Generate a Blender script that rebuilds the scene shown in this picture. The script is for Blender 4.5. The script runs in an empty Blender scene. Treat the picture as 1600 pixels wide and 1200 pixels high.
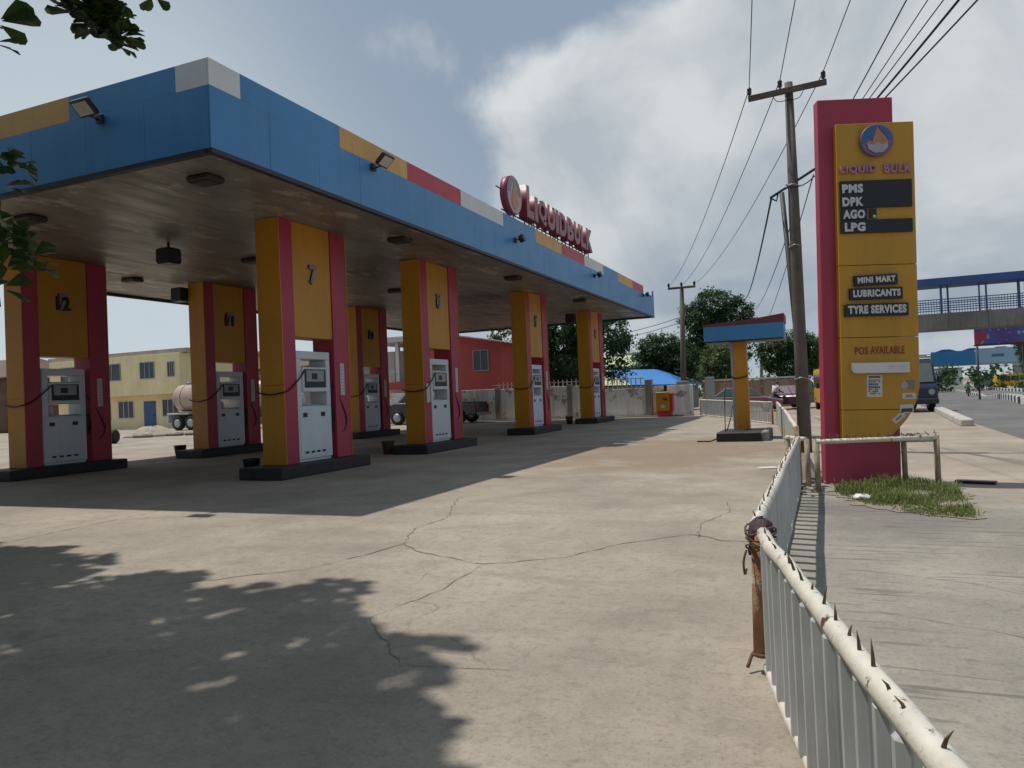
import bpy, bmesh, math, random
import numpy as np
from mathutils import Matrix, Vector, Quaternion
R = math.radians
scene = bpy.context.scene
col = scene.collection

# ------------------------------------------------------------------ camera
cam_d = bpy.data.cameras.new('camera')
cam = bpy.data.objects.new('camera', cam_d)
col.objects.link(cam)
cam_d.sensor_width = 36.0
cam_d.lens = 26.12
cam_d.clip_end = 5000
cam_d.clip_start = 0.05
cam.matrix_world = Matrix(((0.92002506, 0.04526362, 0.38923655, 0.0),
                           (0.38953547, 0.00238005, -0.92100839, 0.0),
                           (-0.04261458, 0.99897224, -0.01544208, 1.45),
                           (0, 0, 0, 1)))
scene.camera = cam

# ------------------------------------------------------------------ sky, sun, exposure
SUN = Vector((-0.40, 0.06, 1.0)).normalized()
sun_el = math.asin(SUN.z)
sun_rot = math.atan2(SUN.x, SUN.y)
w = bpy.data.worlds.new('World')
scene.world = w
w.use_nodes = True
nt = w.node_tree
nt.nodes.clear()


def N(t, typ, **kw):
    n = t.nodes.new(typ)
    for k, v in kw.items():
        setattr(n, k, v)
    return n


def ramp(t, src, p0, p1, c0=(0, 0, 0, 1), c1=(1, 1, 1, 1), interp='LINEAR'):
    r = N(t, 'ShaderNodeValToRGB')
    r.color_ramp.interpolation = interp
    r.color_ramp.elements[0].position = p0
    r.color_ramp.elements[1].position = p1
    r.color_ramp.elements[0].color = c0
    r.color_ramp.elements[1].color = c1
    t.links.new(src, r.inputs['Fac'])
    return r.outputs['Color']


def math_(t, op, a, b=None, c=None, clamp=False):
    m = N(t, 'ShaderNodeMath', operation=op)
    m.use_clamp = clamp
    for i, v in enumerate((a, b, c)):
        if v is None:
            continue
        if isinstance(v, (int, float)):
            m.inputs[i].default_value = v
        else:
            t.links.new(v, m.inputs[i])
    return m.outputs[0]


def mixc(t, fac, a, b, mode='MIX'):
    m = N(t, 'ShaderNodeMix', data_type='RGBA', blend_type=mode)
    for i, v in ((0, fac), (6, a), (7, b)):
        if isinstance(v, (int, float)):
            m.inputs[i].default_value = v
        elif isinstance(v, tuple):
            m.inputs[i].default_value = v if len(v) == 4 else v + (1.0,)
        else:
            t.links.new(v, m.inputs[i])
    return m.outputs[2]


def build_sky():
    t = nt
    out = N(t, 'ShaderNodeOutputWorld')
    bg = N(t, 'ShaderNodeBackground')
    bg.inputs['Strength'].default_value = 0.107
    sky = N(t, 'ShaderNodeTexSky')
    sky.sky_type = 'NISHITA'
    sky.sun_disc = False
    sky.sun_elevation = sun_el
    sky.sun_rotation = sun_rot
    sky.air_density = 1.0
    sky.dust_density = 2.0
    tc = N(t, 'ShaderNodeTexCoord')
    D = tc.outputs['Generated']
    sep = N(t, 'ShaderNodeSeparateXYZ')
    t.links.new(D, sep.inputs[0])
    # cloud-plane coordinates: direction divided by height
    zz = math_(t, 'ADD', sep.outputs['Z'], 0.22)
    cx = math_(t, 'DIVIDE', sep.outputs['X'], zz)
    cy = math_(t, 'DIVIDE', sep.outputs['Y'], zz)
    cmb = N(t, 'ShaderNodeCombineXYZ')
    t.links.new(cx, cmb.inputs[0])
    t.links.new(cy, cmb.inputs[1])
    P = cmb.outputs[0]

    def noise(scale, detail, vec=P, rough=.55, dist=0.0, off=(0, 0, 0)):
        mp = N(t, 'ShaderNodeMapping')
        mp.inputs['Location'].default_value = off
        t.links.new(vec, mp.inputs[0])
        n = N(t, 'ShaderNodeTexNoise')
        n.inputs['Scale'].default_value = scale
        n.inputs['Detail'].default_value = detail
        n.inputs['Roughness'].default_value = rough
        n.inputs['Distortion'].default_value = dist
        t.links.new(mp.outputs[0], n.inputs['Vector'])
        return n.outputs['Fac']

    def lobe(v, lo, hi):
        d = N(t, 'ShaderNodeVectorMath', operation='DOT_PRODUCT')
        t.links.new(D, d.inputs[0])
        d.inputs[1].default_value = Vector(v).normalized()
        mr = N(t, 'ShaderNodeMapRange', interpolation_type='SMOOTHSTEP')
        mr.inputs['From Min'].default_value = lo
        mr.inputs['From Max'].default_value = hi
        t.links.new(d.outputs['Value'], mr.inputs['Value'])
        return mr.outputs[0]
    # hazy, greyed blue of a humid noon
    hsv = N(t, 'ShaderNodeHueSaturation')
    hsv.inputs['Saturation'].default_value = 0.55
    hsv.inputs['Value'].default_value = SKY_V
    t.links.new(sky.outputs[0], hsv.inputs['Color'])
    base = mixc(t, 0.72, hsv.outputs[0], SKY_MID)
    base = mixc(t, math_(t, 'MULTIPLY', lobe((-.78, .62, .08), .84, 1.0), .8), base, SKY_PALE)
    base = mixc(t, math_(t, 'MULTIPLY', lobe((-.28, .84, .50), .90, .99), .8), base, SKY_DEEP)
    # the big cumulus bank ahead and scattered cloud elsewhere
    n1 = noise(4.2, 10, vec=D, rough=.55, dist=.15, off=(.35, .9, 0))
    bank = math_(t, 'MAXIMUM', lobe((-.13, .97, .18), .925, .978), lobe((.26, .92, .30), .915, .975))
    cov = math_(t, 'ADD', math_(t, 'MULTIPLY', bank, .56), math_(t, 'MULTIPLY', n1, 1.02))
    cloud = ramp(t, cov, .64, .86, interp='EASE')
    lum = noise(5.5, 9, vec=D, rough=.55, dist=.3, off=(2.1, .2, 0))
    ccol = mixc(t, ramp(t, lum, .38, .62), CLOUD_DARK, CLOUD_LIT)
    rim = ramp(t, cov, .68, 1.0)
    ccol = mixc(t, math_(t, 'MULTIPLY', rim, .30), ccol, CLOUD_DARK)
    c1 = mixc(t, math_(t, 'MULTIPLY', cloud, .9), base, ccol)
    # slate-grey murk low over the far end of the street
    murk = math_(t, 'MAXIMUM', lobe((-.06, .99, .07), .968, .998), lobe((.20, .97, .12), .972, .998))
    murk2 = math_(t, 'MULTIPLY', murk, ramp(t, noise(1.2, 4, off=(1, 4, 0)), .25, .6))
    c2 = mixc(t, math_(t, 'MULTIPLY', murk2, .75), c1, SKY_MURK)
    # whitish haze along the horizon
    hz = ramp(t, sep.outputs['Z'], 0.0, .10, (1, 1, 1, 1), (0, 0, 0, 1))
    c3 = mixc(t, math_(t, 'MULTIPLY', hz, .35), c2, SKY_PALE)
    t.links.new(c3, bg.inputs['Color'])
    t.links.new(bg.outputs[0], out.inputs['Surface'])


SKY_V = 0.55
SKY_MID = (3.15, 4.0, 5.0)
SKY_PALE = (5.6, 6.3, 6.7)
SKY_DEEP = (2.5, 3.2, 4.15)
CLOUD_DARK = (4.3, 4.75, 5.15)
CLOUD_LIT = (7.3, 7.5, 7.5)
SKY_MURK = (2.5, 3.15, 3.85)
build_sky()

sun_d = bpy.data.lights.new('sun', 'SUN')
sun_d.energy = 3.3
sun_d.angle = R(0.8)
sun_d.color = (1.0, 0.955, 0.89)
sun_o = bpy.data.objects.new('sun', sun_d)
sun_o.rotation_euler = SUN.to_track_quat('Z', 'Y').to_euler()
sun_o.location = (-20, 4, 50)
col.objects.link(sun_o)
scene.view_settings.view_transform = 'Standard'
scene.view_settings.look = 'None'
scene.view_settings.exposure = 0.0
scene.view_settings.gamma = 1.0
scene.cycles.diffuse_bounces = 3


# ------------------------------------------------------------------ helpers
def gz(y):
    """the street drops about a metre beyond the forecourt wall"""
    k = min(max((y - 45) / 55, 0), 1)
    return -1.1 * k * k * (3 - 2 * k)


def s2l(r, g, b):
    f = lambda c: (c / 255 / 12.92) if c / 255 <= .04045 else ((c / 255 + .055) / 1.055) ** 2.4
    return (f(r), f(g), f(b))


def mat(name, c, rough=.6, var=.18, vs=2.5, streak=0.0, ss=9.0, sdark=(.05, .045, .04), spots=None, bump=0.0, bs=40.0,
        metal=0.0, spec=.5, trans=0.0, alpha=1.0, fine=0.0, fs=60.0):
    m = bpy.data.materials.new(name)
    m.use_nodes = True
    t = m.node_tree
    b = t.nodes['Principled BSDF']
    b.inputs['Roughness'].default_value = rough
    b.inputs['Metallic'].default_value = metal
    b.inputs['Specular IOR Level'].default_value = spec
    geo = N(t, 'ShaderNodeNewGeometry')
    P = geo.outputs['Position']

    def noise(scale, detail=6, vec=P, rgh=.6, stretch=None):
        if stretch:
            mp = N(t, 'ShaderNodeMapping')
            mp.inputs['Scale'].default_value = stretch
            t.links.new(vec, mp.inputs[0])
            vec = mp.outputs[0]
        n = N(t, 'ShaderNodeTexNoise')
        n.inputs['Scale'].default_value = scale
        n.inputs['Detail'].default_value = detail
        n.inputs['Roughness'].default_value = rgh
        t.links.new(vec, n.inputs['Vector'])
        return n.outputs['Fac']
    lo = tuple(x * (1 - var) for x in c)
    hi = tuple(min(1, x * (1 + var)) for x in c)
    cc = mixc(t, ramp(t, noise(vs), .3, .7), lo, hi)
    if fine:
        f = ramp(t, noise(fs, 3, rgh=.7), .3, .7)
        cc = mixc(t, fine, cc, mixc(t, f, tuple(x * .45 for x in c), tuple(min(1, x * 1.5) for x in c)))
    if streak:
        sk = ramp(t, noise(1.0, 6, stretch=(ss, ss, ss * .061), rgh=.65), .48, .75)
        cc = mixc(t, math_(t, 'MULTIPLY', sk, streak), cc, sdark)
    if spots:
        scol, thr, sc = spots
        k = ramp(t, noise(sc, 8, rgh=.7), thr, thr + .06)
        cc = mixc(t, k, cc, scol)
    t.links.new(cc, b.inputs['Base Color'])
    rr = math_(t, 'MULTIPLY_ADD', noise(vs * 3), .3, rough - .15, clamp=True)
    t.links.new(rr, b.inputs['Roughness'])
    if bump:
        bp = N(t, 'ShaderNodeBump')
        bp.inputs['Strength'].default_value = bump
        bp.inputs['Distance'].default_value = .02
        t.links.new(noise(bs, 5), bp.inputs['Height'])
        t.links.new(bp.outputs[0], b.inputs['Normal'])
    return m


class MB:
    def __init__(self):
        self.bm = bmesh.new()

    def _bev(self, vs, w_, seg=1):
        es = set()
        for v in vs:
            for e in v.link_edges:
                es.add(e)
        bmesh.ops.bevel(self.bm, geom=list(es), offset=w_, segments=seg, affect='EDGES', profile=.6)

    def box(self, x0, x1, y0, y1, z0, z1, bev=0.0, M=None, taper=None):
        P = [(x0, y0, z0), (x1, y0, z0), (x1, y1, z0), (x0, y1, z0), (x0, y0, z1), (x1, y0, z1), (x1, y1, z1), (x0, y1, z1)]
        if taper:
            cx, cy = (x0 + x1) / 2, (y0 + y1) / 2
            P = P[:4] + [(cx + (p[0] - cx) * taper[0], cy + (p[1] - cy) * taper[1], p[2]) for p in P[4:]]
        vs = [self.bm.verts.new(M @ Vector(p) if M else p) for p in P]
        for f in ((0, 3, 2, 1), (4, 5, 6, 7), (0, 1, 5, 4), (1, 2, 6, 5), (2, 3, 7, 6), (3, 0, 4, 7)):
            self.bm.faces.new([vs[i] for i in f])
        if bev:
            self._bev(vs, bev)
        return self

    def prism(self, poly, a0, a1, axis='y', M=None, bev=0.0):
        def P(p, a):
            v = {'y': (p[0], a, p[1]), 'x': (a, p[0], p[1]), 'z': (p[0], p[1], a)}[axis]
            return M @ Vector(v) if M else v
        A = [self.bm.verts.new(P(p, a0)) for p in poly]
        B = [self.bm.verts.new(P(p, a1)) for p in poly]
        n = len(poly)
        fs = [self.bm.faces.new(A), self.bm.faces.new(B[::-1])]
        for i in range(n):
            fs.append(self.bm.faces.new((A[i], B[i], B[(i + 1) % n], A[(i + 1) % n])))
        bmesh.ops.recalc_face_normals(self.bm, faces=fs)
        if bev:
            self._bev(A + B, bev)
        return self

    def tube(self, pts, r, n=8, caps=True, smooth=True):
        pts = [Vector(p) for p in pts]
        rs = r if isinstance(r, (list, tuple)) else [r] * len(pts)
        rings = []
        up = None
        for i, p in enumerate(pts):
            d = (pts[min(i + 1, len(pts) - 1)] - pts[max(i - 1, 0)])
            if d.length < 1e-9:
                d = Vector((0, 0, 1))
            d.normalize()
            if up is None:
                up = Vector((0, 0, 1)) if abs(d.z) < .9 else Vector((1, 0, 0))
            a = d.cross(up)
            if a.length < 1e-6:
                a = d.cross(Vector((1, 0, 0)))
            a.normalize()
            b = a.cross(d).normalized()
            up = b
            rings.append([self.bm.verts.new(p + (a * math.cos(2 * math.pi * k / n) + b * math.sin(2 * math.pi * k / n)) * rs[i]) for k in range(n)])
        for i in range(len(rings) - 1):
            for k in range(n):
                f = self.bm.faces.new((rings[i][k], rings[i][(k + 1) % n], rings[i + 1][(k + 1) % n], rings[i + 1][k]))
                f.smooth = smooth
        if caps:
            self.bm.faces.new(rings[0][::-1])
            self.bm.faces.new(rings[-1])
        return self

    def lathe(self, prof, n=20, M=None, smooth=True):
        """prof: (radius, z) pairs revolved round z"""
        rings = []
        for r_, z in prof:
            rings.append([self.bm.verts.new((M or Matrix()) @ Vector((r_ * math.cos(2 * math.pi * k / n), r_ * math.sin(2 * math.pi * k / n), z))) for k in range(n)])
        fs = []
        for i in range(len(rings) - 1):
            for k in range(n):
                f = self.bm.faces.new((rings[i][k], rings[i][(k + 1) % n], rings[i + 1][(k + 1) % n], rings[i + 1][k]))
                f.smooth = smooth
                fs.append(f)
        fs.append(self.bm.faces.new(rings[0][::-1]))
        fs.append(self.bm.faces.new(rings[-1]))
        bmesh.ops.recalc_face_normals(self.bm, faces=fs)
        return self

    def face(self, pts):
        self.bm.faces.new([self.bm.verts.new(p) for p in pts])
        return self

    def mesh(self, me, M):
        t = me.copy()
        t.transform(M)
        self.bm.from_mesh(t)
        bpy.data.meshes.remove(t)
        return self

    def build(self, name, m, parent=None, loc=None, rotz=None):
        me = bpy.data.meshes.new(name)
        self.bm.to_mesh(me)
        self.bm.free()
        return link(name, me, m, parent, loc, rotz)


def split_build(mb, name, m, parent):
    """every separate piece of mb becomes a mesh of its own"""
    left = set(mb.bm.verts)
    while left:
        todo = [left.pop()]
        comp = set(todo)
        while todo:
            v = todo.pop()
            for e in v.link_edges:
                o_ = e.other_vert(v)
                if o_ in left:
                    left.discard(o_)
                    comp.add(o_)
                    todo.append(o_)
        nb = MB()
        mp = {v: nb.bm.verts.new(v.co) for v in sorted(comp, key=lambda v: v.index)}
        for f in {f for v in comp for f in v.link_faces}:
            nf = nb.bm.faces.new([mp[v] for v in f.verts])
            nf.smooth = f.smooth
        nb.build(name, m, parent)
    mb.bm.free()


def link(name, me, m, parent=None, loc=None, rotz=None):
    if not me.materials:
        for k in (m if isinstance(m, list) else [m]):
            me.materials.append(k)
    o = bpy.data.objects.new(name, me)
    col.objects.link(o)
    if parent:
        o.parent = parent
    if loc:
        o.location = loc
    if rotz is not None:
        o.rotation_euler = (0, 0, rotz)
    return o


def tag(o, label, cat, group=None):
    o['label'] = label
    o['category'] = cat
    if group:
        o['group'] = group
    return o


def thing(name, label, cat, loc=(0, 0, 0), rotz=0.0, group=None):
    o = bpy.data.objects.new(name, None)
    o.empty_display_size = .3
    col.objects.link(o)
    o.location = loc
    o.rotation_euler = (0, 0, rotz)
    return tag(o, label, cat, group)


def struct(o, kind='structure'):
    o['kind'] = kind
    return o


KIDS = {}


def copy_tree(src, loc=None, rotz=None, label=None, group=None, parent=None):
    c = src.copy()
    col.objects.link(c)
    if parent:
        c.parent = parent
    if loc is not None:
        c.location = loc
    if rotz is not None:
        c.rotation_euler = (0, 0, rotz)
    if label:
        c['label'] = label
    if group:
        c['group'] = group
    for ch in list(src.children):
        copy_tree(ch, parent=c)
    return c


_tc = {}


def text_mesh(s, bold=.02, extrude=.0):
    """text as a flat or solid mesh fitted into the unit square (x right, y up, z towards the reader)"""
    k = (s, bold, extrude)
    if k in _tc:
        return _tc[k]
    cu = bpy.data.curves.new('lettering', 'FONT')
    cu.body = s
    cu.offset = bold
    cu.extrude = extrude
    cu.resolution_u = 3
    cu.space_character = 1.12
    o = bpy.data.objects.new('lettering', cu)
    col.objects.link(o)
    dg = bpy.context.evaluated_depsgraph_get()
    me = bpy.data.meshes.new_from_object(o.evaluated_get(dg))
    bpy.data.objects.remove(o)
    bpy.data.curves.remove(cu)
    xs = [v.co.x for v in me.vertices]
    ys = [v.co.y for v in me.vertices]
    x0, x1, y0, y1 = min(xs), max(xs), min(ys), max(ys)
    for v in me.vertices:
        v.co.x = (v.co.x - x0) / max(x1 - x0, 1e-6)
        v.co.y = (v.co.y - y0) / max(y1 - y0, 1e-6)
    _tc[k] = me
    return me


def put_text(mb, s, origin, ex, ez, wdt, hgt, depth=.004, bold=.03):
    """fit text s into a wdt x hgt box whose lower left corner is origin, reading along ex, upright along ez"""
    ex, ez = Vector(ex).normalized(), Vector(ez).normalized()
    nrm = ex.cross(ez)
    me = text_mesh(s, bold, .5)
    M = Matrix.Translation(Vector(origin)) @ Matrix((
        (ex.x * wdt, ez.x * hgt, nrm.x * depth, 0), (ex.y * wdt, ez.y * hgt, nrm.y * depth, 0),
        (ex.z * wdt, ez.z * hgt, nrm.z * depth, 0), (0, 0, 0, 1)))
    mb.mesh(me, M)
    return mb


# ------------------------------------------------------------------ materials
PINK = (.43, .040, .078)
YEL = (.58, .262, .014)
BLUE = (.058, .25, .51)
M = {}
M['pink'] = mat('pink_paint', PINK, .45, .10, .8, streak=.18, ss=4.0, sdark=(.16, .03, .04))
M['yellow'] = mat('yellow_paint', YEL, .45, .10, .8, streak=.18, ss=4.0, sdark=(.12, .06, .02))
M['blue'] = mat('blue_paint', BLUE, .42, .09, .5, streak=.22, ss=5.0, sdark=(.035, .09, .19))
M['bandyellow'] = mat('band_yellow', (.66, .37, .085), .45, .08, 1.0, streak=.25, sdark=(.3, .17, .06))
M['pylonpink'] = mat('pylon_pink_paint', (.41, .042, .082), .5, .12, 1.0, streak=.25)
M['pylonyellow'] = mat('pylon_yellow_paint', (.57, .29, .022), .5, .12, .7, streak=.3, ss=3.5, sdark=(.2, .12, .045))
M['red'] = mat('red_paint', (.50, .030, .045), .45, .08, 1.5, streak=.1)
M['white'] = mat('white_paint', (.72, .73, .70), .5, .06, 1.5, streak=.10, sdark=(.3, .29, .26))
M['pump'] = mat('pump_enamel', (.66, .72, .74), .35, .05, 2, streak=.10, sdark=(.3, .3, .28), spec=.5)
M['dark'] = mat('dark_plastic', (.018, .019, .021), .45, .2, 6)
M['black'] = mat('black_kerb_paint', (.022, .022, .024), .6, .35, 5, spots=((.10, .095, .085), .66, 5))
M['hose'] = mat('hose_rubber', (.03, .014, .016), .45, .2, 6)
M['screen'] = mat('display_glass', (.16, .18, .18), .12, .1, 4)
M['lcd'] = mat('lcd_panel', (.33, .36, .35), .3, .08, 8)
M['metal'] = mat('dull_metal', (.32, .32, .32), .4, .15, 5, metal=.6)
M['soffitlight'] = mat('lamp_glass', (.55, .53, .48), .3, .1, 8)
M['trim'] = mat('dark_trim', (.018, .022, .03), .5, .2, 3)
M['concrete'] = mat('grey_concrete', (.27, .255, .23), .85, .2, 1.5, streak=.35, bump=.3, fine=.3)
M['wallgrime'] = mat('grimy_render', (.80, .77, .70), .9, .12, .7, streak=.75, sdark=(.13, .125, .11), ss=1.7, bump=.25, spots=((.30, .285, .255), .56, 1.3))
M['fence'] = mat('fence_paint', (.46, .475, .465), .55, .14, 3, streak=.5, ss=22.0, sdark=(.27, .24, .20), spots=((.20, .10, .05), .70, 10))
M['rail'] = mat('rail_paint', (.68, .64, .55), .5, .12, 8, spots=((.11, .055, .028), .575, 13), bump=.2, bs=60)
M['rust'] = mat('rusty_pipe', (.34, .17, .085), .85, .3, 9, streak=.5, sdark=(.12, .055, .03), spots=((.52, .45, .33), .55, 5), bump=.4, bs=60)
M['spike'] = mat('rusty_spike', (.13, .075, .045), .8, .4, 30)
M['wrap'] = mat('rubber_wrap', (.085, .055, .065), .75, .4, 20, bump=.6, bs=60)
M['wood'] = mat('pole_wood', (.125, .105, .085), .85, .25, 2, streak=.5, bump=.5, bs=25)
M['steel'] = mat('dark_steel', (.04, .042, .05), .6, .3, 5)
M['wire'] = mat('cable_black', (.02, .02, .022), .6, .1, 5)
M['insul'] = mat('insulator_glaze', (.03, .018, .015), .25, .2, 8)
M['silver'] = mat('sign_silver', (.62, .63, .63), .4, .08, 8)
M['mauve'] = mat('faded_letter_pink', (.46, .20, .27), .5, .1, 6)
M['lettersrim'] = mat('letter_red', (.26, .03, .055), .45, .1, 4)
M['letterface'] = mat('letter_face_grey_pink', (.30, .16, .18), .5, .1, 5)
M['board'] = mat('price_board_black', (.012, .014, .018), .4, .2, 6)
M['paper'] = mat('notice_paper', (.62, .60, .55), .8, .08, 12)
M['ink'] = mat('notice_ink', (.08, .08, .10), .8, .2, 20)
M['halo'] = mat('sign_halo_grey', (.20, .25, .27), .45, .1, 6)
M['logoblue'] = mat('logo_blue', (.03, .16, .36), .45, .1, 6)
M['logogrey'] = mat('logo_grey', (.42, .38, .42), .45, .1, 6)
M['logoorange'] = mat('logo_orange', (.52, .22, .09), .45, .1, 6)
M['logopurple'] = mat('logo_purple', (.20, .12, .27), .45, .1, 6)
M['numblue'] = mat('number_steel', (.19, .24, .31), .4, .1, 10)
M['redtext'] = mat('brick_red_text', (.28, .05, .02), .6, .1, 10)
M['creamwall'] = mat('yellow_render', (.86, .73, .42), .85, .12, .5, streak=.22, sdark=(.2, .15, .07))
M['redwall'] = mat('red_render', (.50, .095, .08), .85, .12, .5, streak=.15)
M['whitewall'] = mat('white_render', (.62, .62, .60), .85, .12, .5, streak=.25)
M['greywall'] = mat('grey_render', (.33, .30, .27), .85, .2, .5, streak=.4)
M['sheetgrey'] = mat('blue_grey_sheet', (.33, .37, .40), .55, .12, 1, streak=.25)
M['brownsheet'] = mat('tan_sheet', (.36, .26, .18), .7, .2, 1, streak=.45, sdark=(.12, .06, .04))
M['roofblue'] = mat('blue_roof_sheet', (.05, .22, .56), .45, .08, .6)
M['roofgreen'] = mat('pale_green_roof', (.55, .60, .34), .5, .1, .6)
M['roofgrey'] = mat('grey_roof_sheet', (.36, .33, .30), .6, .2, .8, streak=.3)
M['roofrust'] = mat('rusty_roof', (.13, .075, .05), .8, .3, .7)
M['glass'] = mat('window_glass', (.05, .06, .07), .12, .3, .8)
M['doorblue'] = mat('door_blue', (.04, .10, .26), .5, .1, 2)
M['bark'] = mat('bark', (.11, .085, .06), .9, .35, 5, bump=.7, bs=20)
M['tyre'] = mat('tyre_rubber', (.015, .015, .016), .8, .2, 9)
M['rim'] = mat('wheel_rim', (.42, .42, .43), .35, .1, 9, metal=.6)
M['carpaint'] = mat('dark_grey_car_paint', (.035, .037, .042), .25, .1, 3, spec=.6)
M['silverpaint'] = mat('silver_car_paint', (.24, .25, .26), .25, .1, 3, metal=.3)
M['tank'] = mat('tank_paint', (.46, .36, .30), .45, .15, .8, streak=.5, ss=4.0, sdark=(.2, .12, .08))
M['yellowcar'] = mat('yellow_bus_paint', (.62, .36, .025), .4, .1, 2, streak=.15)
M['navy'] = mat('navy_bus_paint', (.018, .035, .07), .35, .2, 2)
M['carpink'] = mat('maroon_car_paint', (.22, .12, .14), .35, .1, 2)
M['purple'] = mat('purple_car_paint', (.10, .045, .075), .35, .1, 2)
M['greenglass'] = mat('green_windscreen', (.12, .30, .27), .15, .1, 2)
M['sand'] = mat('heap_sand', (.36, .30, .24), .95, .25, 3, bump=.8, bs=8)
M['bridgeblue'] = mat('bridge_blue', (.035, .10, .27), .5, .15, 1)
M['bridgeconc'] = mat('bridge_concrete', (.23, .215, .19), .9, .25, .4, streak=.6, sdark=(.06, .055, .05))
M['skin'] = mat('skin_brown', (.10, .055, .035), .6, .1, 10)
M['shirtwhite'] = mat('shirt_white', (.62, .62, .62), .9, .08, 10)
M['trouser'] = mat('trousers_blue', (.06, .09, .16), .9, .15, 10)
M['shirtgreen'] = mat('shirt_green', (.03, .14, .08), .9, .1, 10)
M['bag'] = mat('white_plastic_bag', (.72, .72, .66), .5, .08, 15)
M['bannerblue'] = mat('banner_blue', (.02, .19, .42), .6, .06, .3)
M['bannerpale'] = mat('banner_pale', (.28, .42, .52), .6, .06, .3)


def ground_mat(name, c, dirt, dirtamt=.5, speck=.35, cracks=0.0, warm=None, rough=.9, bump=.35, lines=0.0):
    m = bpy.data.materials.new(name)
    m.use_nodes = True
    t = m.node_tree
    b = t.nodes['Principled BSDF']
    b.inputs['Specular IOR Level'].default_value = .25
    P = N(t, 'ShaderNodeNewGeometry').outputs['Position']

    def noise(scale, detail=6, rgh=.6, dist=0.0, stretch=None):
        vec = P
        if stretch:
            mp = N(t, 'ShaderNodeMapping')
            mp.inputs['Scale'].default_value = stretch
            t.links.new(vec, mp.inputs[0])
            vec = mp.outputs[0]
        n = N(t, 'ShaderNodeTexNoise')
        n.inputs['Scale'].default_value = scale
        n.inputs['Detail'].default_value = detail
        n.inputs['Roughness'].default_value = rgh
        n.inputs['Distortion'].default_value = dist
        t.links.new(vec, n.inputs['Vector'])
        return n.outputs['Fac']
    lo, hi = tuple(x * .76 for x in c), tuple(x * 1.14 for x in c)
    cc = mixc(t, ramp(t, noise(.45, 8), .36, .64), lo, hi)
    cc = mixc(t, math_(t, 'MULTIPLY', ramp(t, noise(1.3, 8, .65, .4, (1, 1.6, 1)), .50, .72), dirtamt), cc, dirt)
    if warm:
        wc, (x, y), rad, amt = warm
        d = N(t, 'ShaderNodeVectorMath', operation='DISTANCE')
        mp = N(t, 'ShaderNodeMapping')
        mp.inputs['Scale'].default_value = (1, .55, 1)
        t.links.new(P, mp.inputs[0])
        t.links.new(mp.outputs[0], d.inputs[0])
        d.inputs[1].default_value = (x, y * .55, 0)
        k = math_(t, 'ADD', math_(t, 'DIVIDE', d.outputs['Value'], rad), math_(t, 'MULTIPLY_ADD', noise(.9, 7), 1.4, -.7))
        cc = mixc(t, math_(t, 'MULTIPLY', ramp(t, k, .45, 1.0, (1, 1, 1, 1), (0, 0, 0, 1)), amt), cc, wc)
    # aggregate: fine dark and light grains
    g = noise(42, 3, .8)
    cc = mixc(t, math_(t, 'MULTIPLY', ramp(t, g, .55, .70), speck), cc, tuple(x * .32 for x in c))
    cc = mixc(t, math_(t, 'MULTIPLY', ramp(t, g, .30, .42, (1, 1, 1, 1), (0, 0, 0, 1)), speck * .6), cc, tuple(min(1, x * 1.45) for x in c))
    mid = noise(11, 6, .75)
    cc = mixc(t, math_(t, 'MULTIPLY', ramp(t, mid, .50, .66), speck * .9), cc, tuple(x * .5 for x in c))
    cc = mixc(t, math_(t, 'MULTIPLY', ramp(t, noise(5.5, 7, .7, .5), .56, .70), speck * .6), cc, tuple(min(1, x * 1.25) for x in c))
    # long worn smears left by wheels
    sm = ramp(t, noise(1.0, 5, .6, .2, (1.6, .22, 1)), .56, .70)
    cc = mixc(t, math_(t, 'MULTIPLY', sm, .30), cc, tuple(x * .62 for x in c))
    # oil and drip blots
    blot = ramp(t, noise(.75, 4, .5, .6), .70, .78)
    cc = mixc(t, math_(t, 'MULTIPLY', blot, .45), cc, tuple(x * .4 for x in c))
    h = math_(t, 'ADD', math_(t, 'MULTIPLY', g, .5), mid)
    if cracks:
        v = N(t, 'ShaderNodeTexVoronoi', feature='DISTANCE_TO_EDGE')
        v.inputs['Scale'].default_value = .28
        ad = N(t, 'ShaderNodeVectorMath', operation='ADD')
        nz = N(t, 'ShaderNodeTexNoise')
        nz.inputs['Scale'].default_value = 1.1
        nz.inputs['Detail'].default_value = 6
        t.links.new(P, nz.inputs['Vector'])
        sc = N(t, 'ShaderNodeVectorMath', operation='SCALE')
        sc.inputs['Scale'].default_value = 1.3
        t.links.new(nz.outputs['Color'], sc.inputs[0])
        t.links.new(P, ad.inputs[0])
        t.links.new(sc.outputs[0], ad.inputs[1])
        t.links.new(ad.outputs[0], v.inputs['Vector'])
        k = ramp(t, v.outputs['Distance'], .0, .0035, (1, 1, 1, 1), (0, 0, 0, 1))
        k = math_(t, 'MULTIPLY', k, ramp(t, noise(.6, 3), .48, .62))
        cc = mixc(t, math_(t, 'MULTIPLY', k, cracks), cc, tuple(x * .25 for x in c))
    if lines:
        # trowel ridges scored across the apron
        st = noise(1.0, 2, .5, 0, (1.1, 17, 1))
        msk = ramp(t, noise(.7, 3), .46, .54)
        k = math_(t, 'MULTIPLY', ramp(t, st, .57, .62), msk)
        cc = mixc(t, math_(t, 'MULTIPLY', k, lines), cc, tuple(x * .3 for x in c))
    t.links.new(cc, b.inputs['Base Color'])
    b.inputs['Roughness'].default_value = rough
    bp = N(t, 'ShaderNodeBump')
    bp.inputs['Strength'].default_value = bump
    bp.inputs['Distance'].default_value = .014
    t.links.new(h, bp.inputs['Height'])
    t.links.new(bp.outputs[0], b.inputs['Normal'])
    return m


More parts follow.
